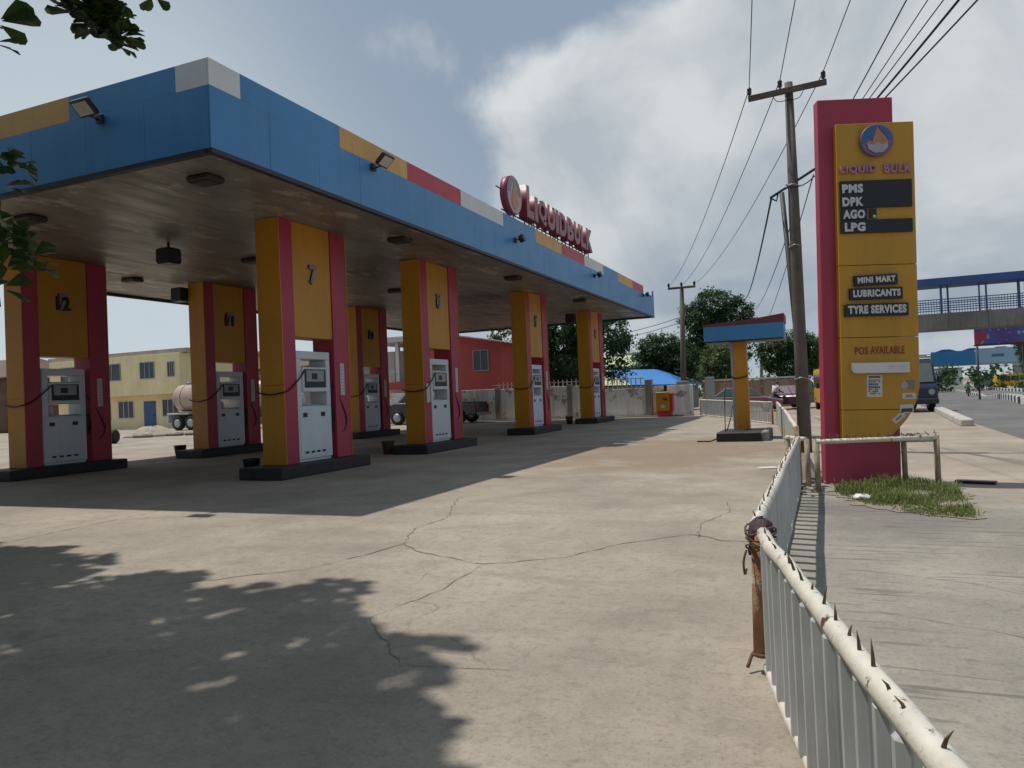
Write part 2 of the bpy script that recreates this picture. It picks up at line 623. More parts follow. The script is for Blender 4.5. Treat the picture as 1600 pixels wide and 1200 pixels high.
M['forecourt'] = ground_mat('forecourt_concrete', (.375, .325, .262), (.235, .205, .168), .65, .6, .5,
                            warm=((.27, .195, .135), (-3.4, 17.6), 3.6, .8))
M['verge'] = ground_mat('verge_concrete', (.325, .295, .25), (.215, .195, .165), .55, .5, .35, lines=.55, warm=((.19, .18, .16), (.5, 8.9), 1.0, .8))
M['dust'] = ground_mat('dusty_ground', (.37, .315, .25), (.28, .235, .185), .55, .3)
M['asphalt'] = ground_mat('worn_asphalt', (.165, .16, .155), (.12, .117, .113), .4, .35, .2)
M['soil'] = ground_mat('bare_soil', (.30, .25, .19), (.20, .17, .12), .6, .3)


def leaf_mat(name, dark, light, vs=1.2, transl=.35, rough=.45):
    m = bpy.data.materials.new(name)
    m.use_nodes = True
    t = m.node_tree
    b = t.nodes['Principled BSDF']
    out = [n for n in t.nodes if n.type == 'OUTPUT_MATERIAL'][0]
    geo = N(t, 'ShaderNodeNewGeometry')
    n = N(t, 'ShaderNodeTexNoise')
    n.inputs['Scale'].default_value = vs
    n.inputs['Detail'].default_value = 4
    t.links.new(geo.outputs['Position'], n.inputs['Vector'])
    wn = N(t, 'ShaderNodeTexWhiteNoise', noise_dimensions='1D')
    t.links.new(geo.outputs['Random Per Island'], wn.inputs['W'])
    k = math_(t, 'ADD', math_(t, 'MULTIPLY', n.outputs['Fac'], .9), math_(t, 'MULTIPLY_ADD', wn.outputs['Value'], .5, -.25))
    c = mixc(t, ramp(t, k, .25, .75), dark, light)
    t.links.new(c, b.inputs['Base Color'])
    b.inputs['Roughness'].default_value = rough
    b.inputs['Specular IOR Level'].default_value = .35
    tr = N(t, 'ShaderNodeBsdfTranslucent')
    t.links.new(mixc(t, .5, c, tuple(x * 1.6 for x in light)), tr.inputs['Color'])
    mx = N(t, 'ShaderNodeMixShader')
    mx.inputs[0].default_value = transl
    t.links.new(b.outputs[0], mx.inputs[1])
    t.links.new(tr.outputs[0], mx.inputs[2])
    t.links.new(mx.outputs[0], out.inputs['Surface'])
    return m


M['leafnear'] = leaf_mat('broad_leaf', (.022, .050, .016), (.075, .125, .022), 2.0, .30, .35)
M['leaf1'] = leaf_mat('dark_green_foliage', (.018, .048, .018), (.062, .125, .036), .7)
M['leaf2'] = leaf_mat('mid_green_foliage', (.025, .058, .020), (.075, .14, .04), .7)
M['leaf3'] = leaf_mat('pale_green_foliage', (.05, .085, .03), (.15, .20, .075), .7)
M['grass'] = leaf_mat('grass_blade', (.085, .13, .03), (.26, .28, .10), 2.5, .3, .6)


# ------------------------------------------------------------------ the ground
def sheet(name, xs, ys, z, m, kind='structure'):
    """a sheet over x-limits given per y, following the fall of the street"""
    bm = bmesh.new()
    rows = []
    for y, (a, b) in zip(ys, xs):
        rows.append([bm.verts.new((a + (b - a) * k / 4, y, gz(y) + z)) for k in range(5)])
    for i in range(len(rows) - 1):
        for k in range(4):
            bm.faces.new((rows[i][k], rows[i][k + 1], rows[i + 1][k + 1], rows[i + 1][k]))
    me = bpy.data.meshes.new(name)
    bm.to_mesh(me)
    bm.free()
    o = link(name, me, m)
    return struct(o, kind)


YS = [-60, 0, 20, 39, 45] + [45 + 5.5 * k for k in range(1, 11)] + [130, 170, 230, 400, 2500]
sheet('ground', [(-2000, 2000)] * len(YS), YS, -.024, M['soil'])


def road_left(y):
    return 3.72 + .0006 * max(0, y - 18) ** 2 + .006 * max(0, y - 18) if y < 110 else 3.72 + .0006 * 92 ** 2 + .552 + (y - 110) * .06


def median_x(y):
    return 6.4 + (y * .0575 if y < 43 else 2.47 + (y - 43) * .135 if y < 110 else 2.47 + 9.04 + (y - 110) * .06)


RY = [y for y in YS if y <= 400]
sheet('road', [(road_left(y), median_x(y) + (11 if y < 60 else 11 + .0 * y)) for y in RY], RY, -.012, M['asphalt'])
sheet('verge', [(-1.2 - max(0, (y - 20)) * .06, road_left(y) + .25) for y in RY if y <= 100], [y for y in RY if y <= 100], -.008, M['dust'])
# concrete apron outside the fence
AP = [-20, -5, 0, 5, 8, 9.6, 10.6, 12, 14]
sheet('apron', [(-.9, 3.4), (-.9, 3.4), (-.9, 3.4), (-.9, 3.2), (-.9, 2.9), (-.9, 2.4), (-.9, 1.6), (-.9, .6), (-.9, -.2)], AP, -.004, M['verge'])
sheet('forecourt', [(-90, .56), (-90, .54), (-90, -.32), (-90, -.42), (-90, -1.0), (-90, -1.7), (-90, -6.0), (-90, -6.1)], [-20, 0, 3.95, 11.5, 19.5, 28.3, 39.4, 44], 0.0, M['forecourt'])

# cracks and the saw-cut joint in the forecourt concrete
rnd = random.Random(4)


def crack_ribbon(bm, pts, w0, jit, step=.10, z=.004):
    P = [Vector((x, y, 0)) for x, y in pts]
    path = []
    for a, b in zip(P, P[1:]):
        n = max(2, int((b - a).length / step))
        for k in range(n):
            path.append(a.lerp(b, k / n) + Vector((rnd.uniform(-jit, jit), rnd.uniform(-jit, jit), 0)))
    path.append(P[-1])
    prev = None
    for i, p in enumerate(path):
        d = (path[min(i + 1, len(path) - 1)] - path[max(i - 1, 0)]).normalized()
        n = Vector((-d.y, d.x, 0)) * w0 * rnd.uniform(.1, .8) * .5
        q = (bm.verts.new((p + n) + Vector((0, 0, z))), bm.verts.new((p - n) + Vector((0, 0, z))))
        if prev:
            bm.faces.new((prev[0], prev[1], q[1], q[0]))
        prev = q


bm = bmesh.new()
crack_ribbon(bm, [(-10.5, 4.75), (-8.79, 5.55), (-8.96, 7.81)][:2] + [(-8.88, 6.7), (-8.96, 7.81), (-9.27, 10.9)], .022, .004)
crack_ribbon(bm, [(-5.2, 4.5), (-4.27, 5.3), (-4.05, 6.1), (-4.0, 6.47), (-3.6, 6.15), (-2.8, 5.82), (-2.2, 6.2), (-1.85, 6.9), (-1.3, 7.46), (-.95, 7.2), (-.64, 7.18)], .024, .022)
crack_ribbon(bm, [(-4.0, 6.47), (-4.35, 7.3), (-4.3, 8.0), (-5.0, 9.61), (-4.6, 10.2)], .02, .022)
crack_ribbon(bm, [(-1.21, 7.32), (-1.3, 8.0), (-1.09, 8.87), (-1.2, 9.6)], .02, .02)
crack_ribbon(bm, [(-2.8, 5.82), (-2.75, 5.0), (-2.9, 4.2), (-2.2, 3.5), (-1.6, 3.6)], .012, .02)
me = bpy.data.meshes.new('pavement_cracks')
bm.to_mesh(me)
bm.free()
struct(link('pavement_cracks', me, mat('crack_dark', (.175, .148, .12), .95, .3, 4)))
# saw-cut joints over the apron and darker patched area
bm = bmesh.new()
crack_ribbon(bm, [(.2, 5.2), (.9, 4.9), (1.7, 4.2), (2.4, 3.9)], .009, .02, z=.0)
crack_ribbon(bm, [(.1, 6.3), (.8, 6.1), (1.6, 5.4)], .010, .02, z=.0)
me = bpy.data.meshes.new('apron_cracks')
bm.to_mesh(me)
bm.free()
struct(link('apron_cracks', me, bpy.data.materials['crack_dark']))

# ------------------------------------------------------------------ canopy
ZB, ZT, ZBAND = 5.27, 6.60, 6.20
XF, XBK, YN, YF = -8.13, -21.1, 8.31, 38.8
canopy = thing('station_canopy', 'long flat filling station canopy with blue fascia and a broken colour band', 'canopy', (0, 0, 0))
mb = MB()
g = .003
yy = YN
W = 1.28
k = 0
mb.box(XF - .12, XF - .02, YN + .10, YF - .02, ZB + .02, ZBAND - .02)
ys_ = list(np.arange(YN, YF, (YF - YN) / 24)) + [YF]
for a, b in zip(ys_, ys_[1:]):
    mb.box(XF - .02, XF + .0008 * (k % 2), a + g, b - g if b < YF else b, ZB, ZBAND)
    k += 1
mb.box(XBK + .02, XF - .13, YN + .02, YN + .12, ZB + .02, ZBAND - .02)
xs_ = list(np.arange(XF - .021, XBK, (XBK - XF) / 10)) + [XBK]
for a, b in zip(xs_, xs_[1:]):
    mb.box(b + g, a - g, YN - .0008 * (k % 2), YN + .02, ZB, ZBAND)
    k += 1
mb.box(XBK, XF - .03, YF - .02, YF, ZB, ZBAND)
mb.box(XBK, XBK + .02, YN + .03, YF - .03, ZB, ZBAND)
mb.build('fascia', M['blue'], canopy)
# colour band, one panel each
right = [(8.31, 8.95, 'white'), (8.95, 11.5, 'blue'), (11.5, 13.92, 'bandyellow'), (13.92, 16.48, 'red'), (16.48, 19.1, 'white'), (19.1, 21.64, 'blue'),
         (21.64, 24.1, 'bandyellow'), (24.1, 26.7, 'red'), (26.7, 29.24, 'white'), (29.24, 31.66, 'blue'), (31.66, 34.2, 'bandyellow'), (34.2, 36.45, 'red')]
for a, b, c in right:
    MB().box(XF - .03, XF + .0012, a + .0015, b - .0015, ZBAND + .0015, ZT).build('band_panel', M[c], canopy)
left = [(-8.1635, -8.78, 'white'), (-8.78, -11.1, 'blue'), (-11.1, -13.6, 'bandyellow'), (-13.6, -16.1, 'red'), (-16.1, -18.6, 'white'), (-18.6, -21.1, 'blue')]
for a, b, c in left:
    MB().box(b + .0015, a - .0015, YN - .0012, YN + .03, ZBAND + .0015, ZT).build('band_panel', M[c], canopy)
MB().box(XF - .06, XF - .0, YF - .14, YF, ZBAND + .004, ZT).build('corner_post', M['blue'], canopy)
MB().box(XBK, XBK + .03, YN + .04, YF - .03, ZBAND + .004, ZT).build('band_panel', M['blue'], canopy)
MB().box(XBK + .04, XF - .1, YF - .04, YF - .01, ZBAND + .004, ZBAND + .2).build('band_panel', M['blue'], canopy)
# soffit of long strips running with the building
smat = bpy.data.materials.new('soffit_strips')
smat.use_nodes = True
t = smat.node_tree
b = t.nodes['Principled BSDF']
P = N(t, 'ShaderNodeNewGeometry').outputs['Position']
def _n(scale, det, stretch, rg=.6):
    mp = N(t, 'ShaderNodeMapping')
    mp.inputs['Scale'].default_value = stretch
    t.links.new(P, mp.inputs[0])
    n = N(t, 'ShaderNodeTexNoise')
    n.inputs['Scale'].default_value = scale
    n.inputs['Detail'].default_value = det
    n.inputs['Roughness'].default_value = rg
    t.links.new(mp.outputs[0], n.inputs['Vector'])
    return n.outputs['Fac']
cc = mixc(t, ramp(t, _n(1, 6, (1.0, .35, 1)), .3, .7), (.15, .138, .125), (.30, .28, .255))
cc = mixc(t, math_(t, 'MULTIPLY', ramp(t, _n(1, 5, (.55, .3, 1)), .58, .68), .7), cc, (.09, .072, .058))
cc = mixc(t, math_(t, 'MULTIPLY', ramp(t, _n(1, 7, (1.5, .7, 1), .72), .555, .615), .8), cc, (.52, .47, .40))  # pale patches: cream paint, plus glints of bounced light mixed in as colour
t.links.new(cc, b.inputs['Base Color'])
rr = math_(t, 'MULTIPLY_ADD', _n(1, 5, (3, .6, 1)), .5, .17)
t.links.new(rr, b.inputs['Roughness'])
bp = N(t, 'ShaderNodeBump')
bp.inputs['Strength'].default_value = .6
bp.inputs['Distance'].default_value = .05
t.links.new(_n(1, 4, (1.6, .8, 1)), bp.inputs['Height'])
t.links.new(bp.outputs[0], b.inputs['Normal'])
mb = MB()
rnd = random.Random(9)
x = XBK + .03
while x < XF - .16:
    w_ = min(.61, XF - .14 - x)
    y0 = YN + .14
    while y0 < YF - .1:
        y1 = min(y0 + rnd.choice([3.0, 4.0, 6.0]), YF - .05)
        mb.box(x + .001, x + w_ - .001, y0 + .001, y1 - .001, ZB + .03 + rnd.uniform(-.004, .004), ZB + .06)
        y0 = y1
    x += .61
mb.build('soffit', smat, canopy)
mb = MB()
mb.box(XBK + .03, XF - .13, YN + .13, YF - .03, ZB + .30, ZB + .36)
mb.build('roof_deck', M['trim'], canopy)
mb = MB()
mb.box(XF - .10, XF + .012, YN + .0, YF, ZB - .07, ZB - .002)
mb.box(XBK, XF - .102, YN - .012, YN + .10, ZB - .07, ZB - .002)
mb.box(XBK, XF - .102, YF - .1, YF, ZB - .07, ZB - .002)
mb.box(XBK, XBK + .1, YN + .102, YF - .102, ZB - .07, ZB - .002)
mb.build('bottom_trim', M['trim'], canopy)

# ceiling lights
def ceiling_light():
    r_ = thing('ceiling_light', '', 'ceiling light', (0, 0, ZB + .024), 0, 'box lights under the canopy')
    mb = MB()
    mb.box(-.25, .25, -.20, .20, -.10, -.0, .03)
    mb.build('housing', mat('lamp_housing_brown', (.05, .042, .035), .7, .3, 5), r_)
    mb = MB()
    mb.box(-.20, .20, -.15, .15, -.112, -.102)
    mb.build('lens', M['trim'], r_)
    return r_
cl = None
for x, y, lb in [(-9.34, 9.4, 'dark box light under the near corner of the canopy, nearest of all to the corner'),
                 (-9.15, 15.2, 'dark box light under the canopy between pillars 7 and 6, along the roadside edge'),
                 (-9.19, 22.2, 'dark box light under the canopy between pillars 6 and 5, along the roadside edge'),
                 (-9.2, 29.3, 'dark box light under the canopy between pillars 5 and 4, farthest along the roadside edge'),
                 (-14.0, 9.6, 'dark box light under the canopy by the left front edge, above the leaves'),
                 (-13.6, 15.2, 'dark box light in the middle of the canopy, left of the top of pillar 7'),
                 (-13.6, 22.2, 'dark box light in the middle of the canopy, left of the top of pillar 6'),
                 (-18.3, 15.5, 'dark box light near the rear edge of the canopy, between the first two rear pillars')]:
    if cl is None:
        cl = ceiling_light()
        cl.location = (x, y, ZB + .024)
        cl['label'] = lb
    else:
        copy_tree(cl, (x, y, ZB + .024), 0, lb)
sp = thing('loudspeaker', 'boxy black loudspeaker hanging from the bright patch of canopy ceiling', 'loudspeaker', (-13.74, 12.63, ZB + .02))
MB().tube([(0, 0, 0), (0, 0, -.14)], .03).build('hanger', M['dark'], sp)
MB().box(-.22, .22, -.2, .2, -.5, -.141, .05).build('cabinet', M['dark'], sp)
MB().box(-.17, .17, -.206, -.201, -.46, -.18).build('grille', M['trim'], sp)

# floodlights on the fascia (local: +x away from the wall)
def floodlight():
    r_ = thing('floodlight', '', 'floodlight', (0, 0, 0), 0, 'floodlights on the fascia')
    mb = MB()
    mb.box(0, .06, -.07, .07, -.09, .05, .01)
    mb.tube([(.05, 0, -.04), (.16, 0, -.02), (.22, -.15, .02), (.24, -.15, .06)], .014, 6)
    mb.tube([(.16, 0, -.02), (.22, .15, .02), (.24, .15, .06)], .014, 6)
    mb.build('bracket', M['dark'], r_)
    T = Matrix.Translation((.30, 0, .07)) @ Matrix.Rotation(R(-42), 4, 'Y')
    mb = MB()
    mb.box(-.14, .14, -.19, .19, -.03, .045, .015, M=T)
    for q in range(-4, 5):
        mb.box(-.11, .11, q * .036 - .004, q * .036 + .004, .046, .075, M=T)
    mb.build('housing', M['dark'], r_)
    MB().box(-.105, .105, -.15, .15, -.036, -.031, M=T).build('lens', M['soffitlight'], r_)
    return r_
fl = floodlight()
fl.location = (XF + .012, 12.55, 6.12)
fl['label'] = 'square black floodlight below the yellow band panel on the roadside fascia'
copy_tree(fl, (-10.35, YN - .012, 6.1), R(-90), 'square black floodlight on the left front fascia beside the yellow band panel')


def spot():
    r_ = thing('spotlight', '', 'spotlight', (0, 0, 0), 0, 'small spotlights on the fascia')
    mb = MB()
    mb.box(0, .05, -.08, .08, -.08, .06, .01)
    mb.tube([(.05, 0, 0), (.16, .0, .02)], .018, 6)
    mb.build('bracket', M['dark'], r_)
    T = Matrix.Translation((.2, .0, .02)) @ Matrix.Rotation(R(75), 4, 'Y')
    MB().lathe([(.05, -.08), (.10, -.06), (.12, .08), (.10, .09)], 12, T).build('lamp_head', M['dark'], r_)
    mb = MB()
    mb.tube([(.2, .12 * math.cos(a), .02 + .12 * math.sin(a)) for a in np.linspace(0, 2 * math.pi, 13)], .012, 5)
    mb.build('yoke', M['dark'], r_)
    return r_
s0 = spot()
s0.location = (XF + .012, 19.9, 5.95)
s0['label'] = 'small round black spotlight on the blue fascia under the sign disc'
copy_tree(s0, (XF + .012, 27.9, 5.98), 0, 'small round black spotlight under the white band panel past the sign')
copy_tree(s0, (XF + .012, 36.3, 6.12), 0, 'small round black spotlight at the far end of the fascia by the last red panel')

# ------------------------------------------------------------------ roof sign
sign = thing('roof_sign', 'tilted red letters spelling a name with a flame disc on the canopy edge', 'roof sign', (XF + .02, 0, ZT))
mb = MB()
Td = Matrix.Translation((0, 19.86, .64)) @ Matrix.Rotation(R(90), 4, 'Y')
mb.lathe([(.53, -.19), (.565, -.17), (.565, .03), (.53, .04)], 32, Td)
mb.build('disc_drum', M['lettersrim'], sign)
d_ = MB().lathe([(.53, .042), (.53, .055)], 32, Td).build('disc_face', M['logogrey'], sign)
mb = MB()
fl_pts = [(-.02, .50), (.10, .25), (.23, .02), (.27, -.22), (.16, -.42), (0, -.50), (-.18, -.42), (-.28, -.2), (-.22, .0), (-.10, .2)]
mb.prism([(19.86 + a * .88, .64 + b * .88) for a, b in fl_pts], .058, .066, 'x')
mb.build('flame', M['logoorange'], sign)
mb = MB()
for s in (-1, 1):
    arc = [(.56 * math.sin(a) * s, .56 * math.cos(a)) for a in np.linspace(.12, 1.5, 8)] + [(.33 * s, .06), (.26 * s, .26), (.12 * s, .44)]
    mb.prism([(19.86 + a * .88, .64 + b * .88) for a, b in (arc if s > 0 else arc[::-1])], .056, .062, 'x')
mb.build('flame_halo', M['halo'], sign)
txt = 'LIQUIDBULK'
wd = [.62, .30, .76, .74, .32, .78, .74, .74, .62, .80]
hs = [.98, .78, .80, .80, .80, .80, .80, .80, .80, .84]
y = 20.62
sc_ = (27.38 - 20.62) / (sum(wd) + .06 * 9)
rails = MB()
for i, ch in enumerate(txt):
    wch, h = wd[i] * sc_, hs[i]
    z0 = .16
    mb = MB()
    put_text(mb, ch, (-.02, y, z0), (0, 1, 0), (0, 0, 1), wch, h, .26, .06)
    L_ = mb.build('letter', M['lettersrim'], sign)
    mb = MB()
    put_text(mb, ch, (.118, y + .015, z0 + .015), (0, 1, 0), (0, 0, 1), wch - .02, h - .02, .012, .05)
    mb.build('letter_face', M['letterface'], L_)
    for q in (.2, .8):
        rails.tube([(-.02, y + wch * q, -.02), (-.02, y + wch * q, z0 + .05)], .02, 6)
    y += wch + .06 * sc_
rails.tube([(-.10, 19.2, .12), (-.10, 27.3, .12)], .02, 6)
rails.tube([(-.13, 18.95, .72), (-.13, 19.3, .72)], .018, 6)
for yv in (19.5, 19.95):
    rails.tube([(-.05, yv, -.02), (-.05, yv, .1)], .022, 6)
rails.build('supports', M['steel'], sign)

# ------------------------------------------------------------------ pillars, islands, pumps
ZI = .24
PL, PX = 2.27, .58            # pillar length (y) and thickness (x)
OPA, OPB, OPZ = .42, 1.72, 2.63   # opening for the pump (y from, to; height above island)
PH = ZB + .03 - ZI


def make_pillar():
    r_ = thing('canopy_pillar', '', 'pillar', (0, 0, ZI), 0, 'canopy pillars round the pumps')
    for a, b in ((.02, OPA), (OPB, PL - .02)):
        mb = MB()
        mb.box(-PX + .002, -.0, a, b, 0, PH, .006)
        mb.build('leg', M['pink'], r_)
    for a, b in ((0, .018), (PL - .018, PL)):
        mb = MB()
        mb.box(-PX - .01, .012, a, b, .0, 1.62, .003)
        mb.box(-PX - .01, .012, a, b, 1.626, PH - .01, .003)
        mb.build('end_panel', M['yellow'], r_)
    mb = MB()
    mb.box(-PX + .035, -.03, OPA + .002, OPB - .002, OPZ, PH - .01, .004)
    mb.build('infill_panel', M['yellow'], r_)
    mb = MB()
    mb.box(.002, .014, OPB + .18, OPB + .33, 1.38, 2.10, .003)
    mb.build('notice_strip', M['paper'], r_)
    mb = MB()
    for q in range(9):
        mb.box(.0145, .0165, OPB + .21, OPB + .30, 1.45 + q * .07, 1.465 + q * .07)
    mb.build('notice_print', M['lcd'], r_)
    return r_


def make_island():
    r_ = MB()
    r_.box(-.68, .40, -.62, 2.42, -.004, ZI - .001, .025)
    return r_.build('pump_island', M['black'])


def make_pump():
    """front faces +x; width along y 0..1.14, back at x=-.46"""
    r_ = thing('fuel_pump', '', 'fuel pump', (0, 0, ZI), 0, 'fuel pumps in the pillars')
    W_, D_, H_ = 1.14, .46, 2.34
    mb = MB()
    mb.box(-D_, 0, .0, W_, .05, 1.17, .012)
    mb.box(-D_ + .03, -.03, .03, W_ - .03, .0, .05)
    mb.build('cabinet', M['pump'], r_)
    mb = MB()
    mb.box(.001, .007, .06, W_ - .16, .10, 1.12, .002)
    dp = mb.build('service_panel', M['pump'], r_)
    mb = MB()
    for q in range(4):
        mb.box(.0075, .013, .20 + q * .19, .31 + q * .19, .17, .215)
    split_build(mb, 'vent_slot', M['dark'], dp)
    mb = MB()
    for q in (.16, .76):
        mb.box(.0075, .02, q, q + .13, .94, 1.03)
    split_build(mb, 'panel_lock', M['dark'], dp)
    mb = MB()
    for a, b in ((0, .16), (W_ - .14, W_)):
        mb.box(-D_, 0, a, b, 1.1705, H_ - .17, .01)
    mb.box(-D_, .004, 0, W_, H_ - .169, H_, .012)
    mb.build('frame', M['pump'], r_)
    mb = MB()
    mb.box(.0045, .008, .58, .98, H_ - .115, H_ - .055)
    MB().box(-D_ + .06, -.10, .161, W_ - .141, 1.171, 1.21).build('tray', M['metal'], r_)
    mb.bm.free()
    hd = MB().box(-D_ + .05, .03, .165, W_ - .145, 1.47, 2.0, .012).build('display_head', M['pump'], r_)
    MB().box(.031, .036, .22, W_ - .20, 1.56, 1.955).build('bezel', M['dark'], hd)
    MB().box(.0365, .04, .28, W_ - .27, 1.69, 1.93).build('screen', M['lcd'], hd)
    MB().box(.0405, .043, .45, .64, 1.74, 1.87).build('readout', M['dark'], hd)
    mb = MB()
    mb.tube([(-.2, .26, 1.2), (-.2, .26, 1.34), (-.05, .26, 1.38)], .05, 8)
    mb.lathe([(.07, 0), (.07, .14)], 10, Matrix.Translation((-.12, .3, 1.21)))
    mb.build('meter_valve', M['silver'], r_)
    mb = MB()
    mb.box(-D_ + .1, -.12, .165, W_ - .145, 2.005, 2.02)
    mb.build('head_shelf', M['metal'], r_)
    # nozzle holstered on the right side
    mb = MB()
    mb.box(-.22, -.02, W_ + .001, W_ + .07, .72, 1.20, .01)
    mb.tube([(-.08, W_ + .09, .74), (-.06, W_ + .10, .95), (-.05, W_ + .09, 1.1), (-.02, W_ + .07, 1.2)], [.03, .045, .04, .025], 8)
    mb.tube([(-.02, W_ + .10, .80), (.03, W_ + .11, .95), (-.01, W_ + .10, 1.08)], .012, 6)
    mb.build('nozzle', M['dark'], r_)
    mb = MB()
    pts = []
    ctrl = [(-.02, W_ + .02, 1.68), (.03, W_ + .16, 1.48), (.06, W_ + .30, 1.22), (.07, W_ + .42, .98), (.07, W_ + .46, .78), (.06, W_ + .40, .62), (.04, W_ + .26, .56), (.0, W_ + .12, .62), (-.04, W_ + .09, .74)]
    mb.tube(spline(ctrl, 5), .019, 7)
    mb.build('hose', M['hose'], r_)
    mb = MB()
    ctrl = [(.03, .22, 1.93), (.07, .10, 1.84), (.08, -.12, 1.66), (.085, -.33, 1.52), (.08, -.46, 1.48), (.0, -.52, 1.46), (-.2, -.525, 1.43), (-.42, -.525, 1.45), (-.60, -.52, 1.5)]
    mb.tube(spline(ctrl, 5), .017, 7)
    mb.build('hose', M['hose'], r_)
    return r_


def spline(pts, n):
    P = [Vector(p) for p in pts]
    P = [2 * P[0] - P[1]] + P + [2 * P[-1] - P[-2]]
    out = []
    for i in range(1, len(P) - 2):
        for k in range(n):
            t = k / n
            a, b, c, d = P[i - 1], P[i], P[i + 1], P[i + 2]
            out.append(.5 * ((2 * b) + (-a + c) * t + (2 * a - 5 * b + 4 * c - d) * t * t + (-a + 3 * b - 3 * c + d) * t ** 3))
    out.append(P[-2])
    return out


p0 = make_pillar()
i0 = make_island()
u0 = make_pump()
spots_ = [(-10.1, 12.04, '7', 'numbered 7, nearest on the roadside row'), (-10.1, 17.70, '6', 'numbered 6, second along the roadside row'),
          (-10.1, 25.45, '5', 'numbered 5, third along the roadside row'), (-10.1, 33.4, '4', 'numbered 4, last on the roadside row'),
          (-17.25, 11.53, '12', 'at the left edge of the photo, rear row'), (-17.25, 17.08, '11', 'between the tanker and pillar 7, rear row'),
          (-17.25, 25.0, '10', 'right behind pillar 7, rear row')]
for i, (x, y, num, lab) in enumerate(spots_):
    p = p0 if i == 0 else copy_tree(p0)
    p.location = (x, y, ZI)
    p['label'] = 'yellow and pink pillar ' + lab
    mb = MB()
    w_ = .24 if len(num) == 1 else .36
    hn = .42 if len(num) == 1 else .34
    put_text(mb, num, (-.018, OPA + (OPB - OPA) / 2 - w_ / 2, 3.78), (0, 1, 0), (0, 0, 1), w_, hn, .05, .03)
    nb = mb.build('number', M['dark'], p)
    mb = MB()
    put_text(mb, num, (.009, OPA + (OPB - OPA) / 2 - w_ / 2 + .006, 3.784), (0, 1, 0), (0, 0, 1), w_ - .01, hn - .01, .004, .03)
    mb.build('number_face', M['numblue'] if len(num) == 1 else M['trim'], nb)
    u = u0 if i == 0 else copy_tree(u0)
    u.location = (x - .06, y + OPA + .06, ZI)
    u['label'] = 'white fuel pump in the pillar ' + lab
    s = i0 if i == 0 else copy_tree(i0)
    s.location = (x, y, 0)
    tag(s, 'black kerb island under the pillar ' + lab, 'pump island', 'black kerb islands')
# papers stuck on pillar 6, boxes by the pillars
tag(MB().box(-.004, .0, -.10, .10, -.26, .26).build('poster', M['paper'], loc=(-10.084, 17.93, 1.62)), 'torn white paper stuck on the pink leg of pillar 6', 'poster')


def bucket(x, y, z, lb, m):
    b_ = MB()
    b_.lathe([(.13, 0), (.18, .34), (.19, .36), (.17, .36), (.15, .3)], 14)
    return tag(b_.build('sand_bucket', m, loc=(x, y, z)), lb, 'bucket', 'buckets at the pillars')


bk = mat('bucket_brown', (.10, .05, .035), .7, .3, 8)
bucket(-11.15, 33.1, 0, 'brown bucket on the ground left of pillar 4', bk)
bucket(-11.05, 17.3, 0, 'brown bucket left of the foot of pillar 6', bk)
bucket(-11.15, 12.2, 0, 'dark bucket left of the foot of pillar 7', M['dark'])
bucket(-18.3, 17.0, 0, 'dark bucket left of the second rear pillar', M['dark'])
for x, y, lb in ((-17.95, 17.3, 'black box speaker at the top of the second rear pillar'), (-10.8, 33.6, 'black box speaker at the top of pillar 4')):
    tag(MB().box(-.32, .1, -.1, .25, -.42, .0, .02).build('wall_speaker', M['dark'], loc=(x - .04, y - .36, ZB - .1)), lb, 'loudspeaker', 'box speakers on pillar tops')

# ------------------------------------------------------------------ pylon price sign
pyl = thing('pylon_sign', 'tall pink and yellow price pylon with curved foot beside the pavement rail', 'pylon sign', (-.07, 11.5, 0))
pyl.rotation_mode = 'QUATERNION'
pyl.rotation_quaternion = Quaternion((0, 0, 1), R(18.8)) @ Quaternion((0, 1, 0), R(1.45))
MB().box(0, 1.042, 0, .17, -.1, 5.5, .006).build('pink_slab', M['pylonpink'], pyl)
segs = [(5.1, 3.094), (3.086, 2.074)]
mb = MB()
for z1, z0 in segs:
    mb.box(.208, 1.271, -.12, -.002, z0, z1, .004)
mb.prism([(.208, .645), (.78, .645), (.90, .71), (.99, .80), (1.09, .915), (1.17, 1.04), (1.173, 1.046), (.208, 1.046)], -.12, -.002, 'y', bev=.004)
mb.prism([(.208, 1.054), (1.177, 1.054), (1.235, 1.20), (1.271, 1.368), (1.271, 2.066), (.208, 2.066)], -.12, -.002, 'y', bev=.004)
mb.build('yellow_panel', M['pylonyellow'], pyl)
mb = MB()
T = Matrix.Translation((.745, -.135, 4.835)) @ Matrix.Rotation(R(90), 4, 'X')
lg = mb.lathe([(.215, -.012), (.225, 0), (.225, .045), (.215, .05)], 32, T).build('logo_disc', M['logopurple'], pyl)
c0 = (.745, 4.835)
mb = MB()
for pts in ([(.0, .2), (-.09, .175), (-.16, .12), (-.2, .04), (-.2, -.04), (-.15, -.02), (-.11, .06), (-.08, -.01), (-.05, .05), (-.04, .13)],):
    mb.prism([(c0[0] + a, c0[1] + b) for a, b in pts], -.192, -.186, 'y')
mb.prism([(c0[0] + a, c0[1] + b) for a, b in [(.02, .2), (.1, .17), (.17, .1), (.2, .02), (.15, -.0), (.12, .07), (.06, .13)]], -.192, -.186, 'y')
mb.build('halo', M['logoblue'], lg)
mb = MB()
mb.prism([(c0[0] + a, c0[1] + b) for a, b in [(.0, .19), (.05, .11), (.11, .05), (.15, -.03), (.14, -.12), (.07, -.18), (-.04, -.185), (-.12, -.13), (-.15, -.04), (-.1, .0), (-.07, -.03), (-.045, .05)]], -.195, -.193, 'y')
mb.build('flame', M['logoorange'], lg)
mb = MB()
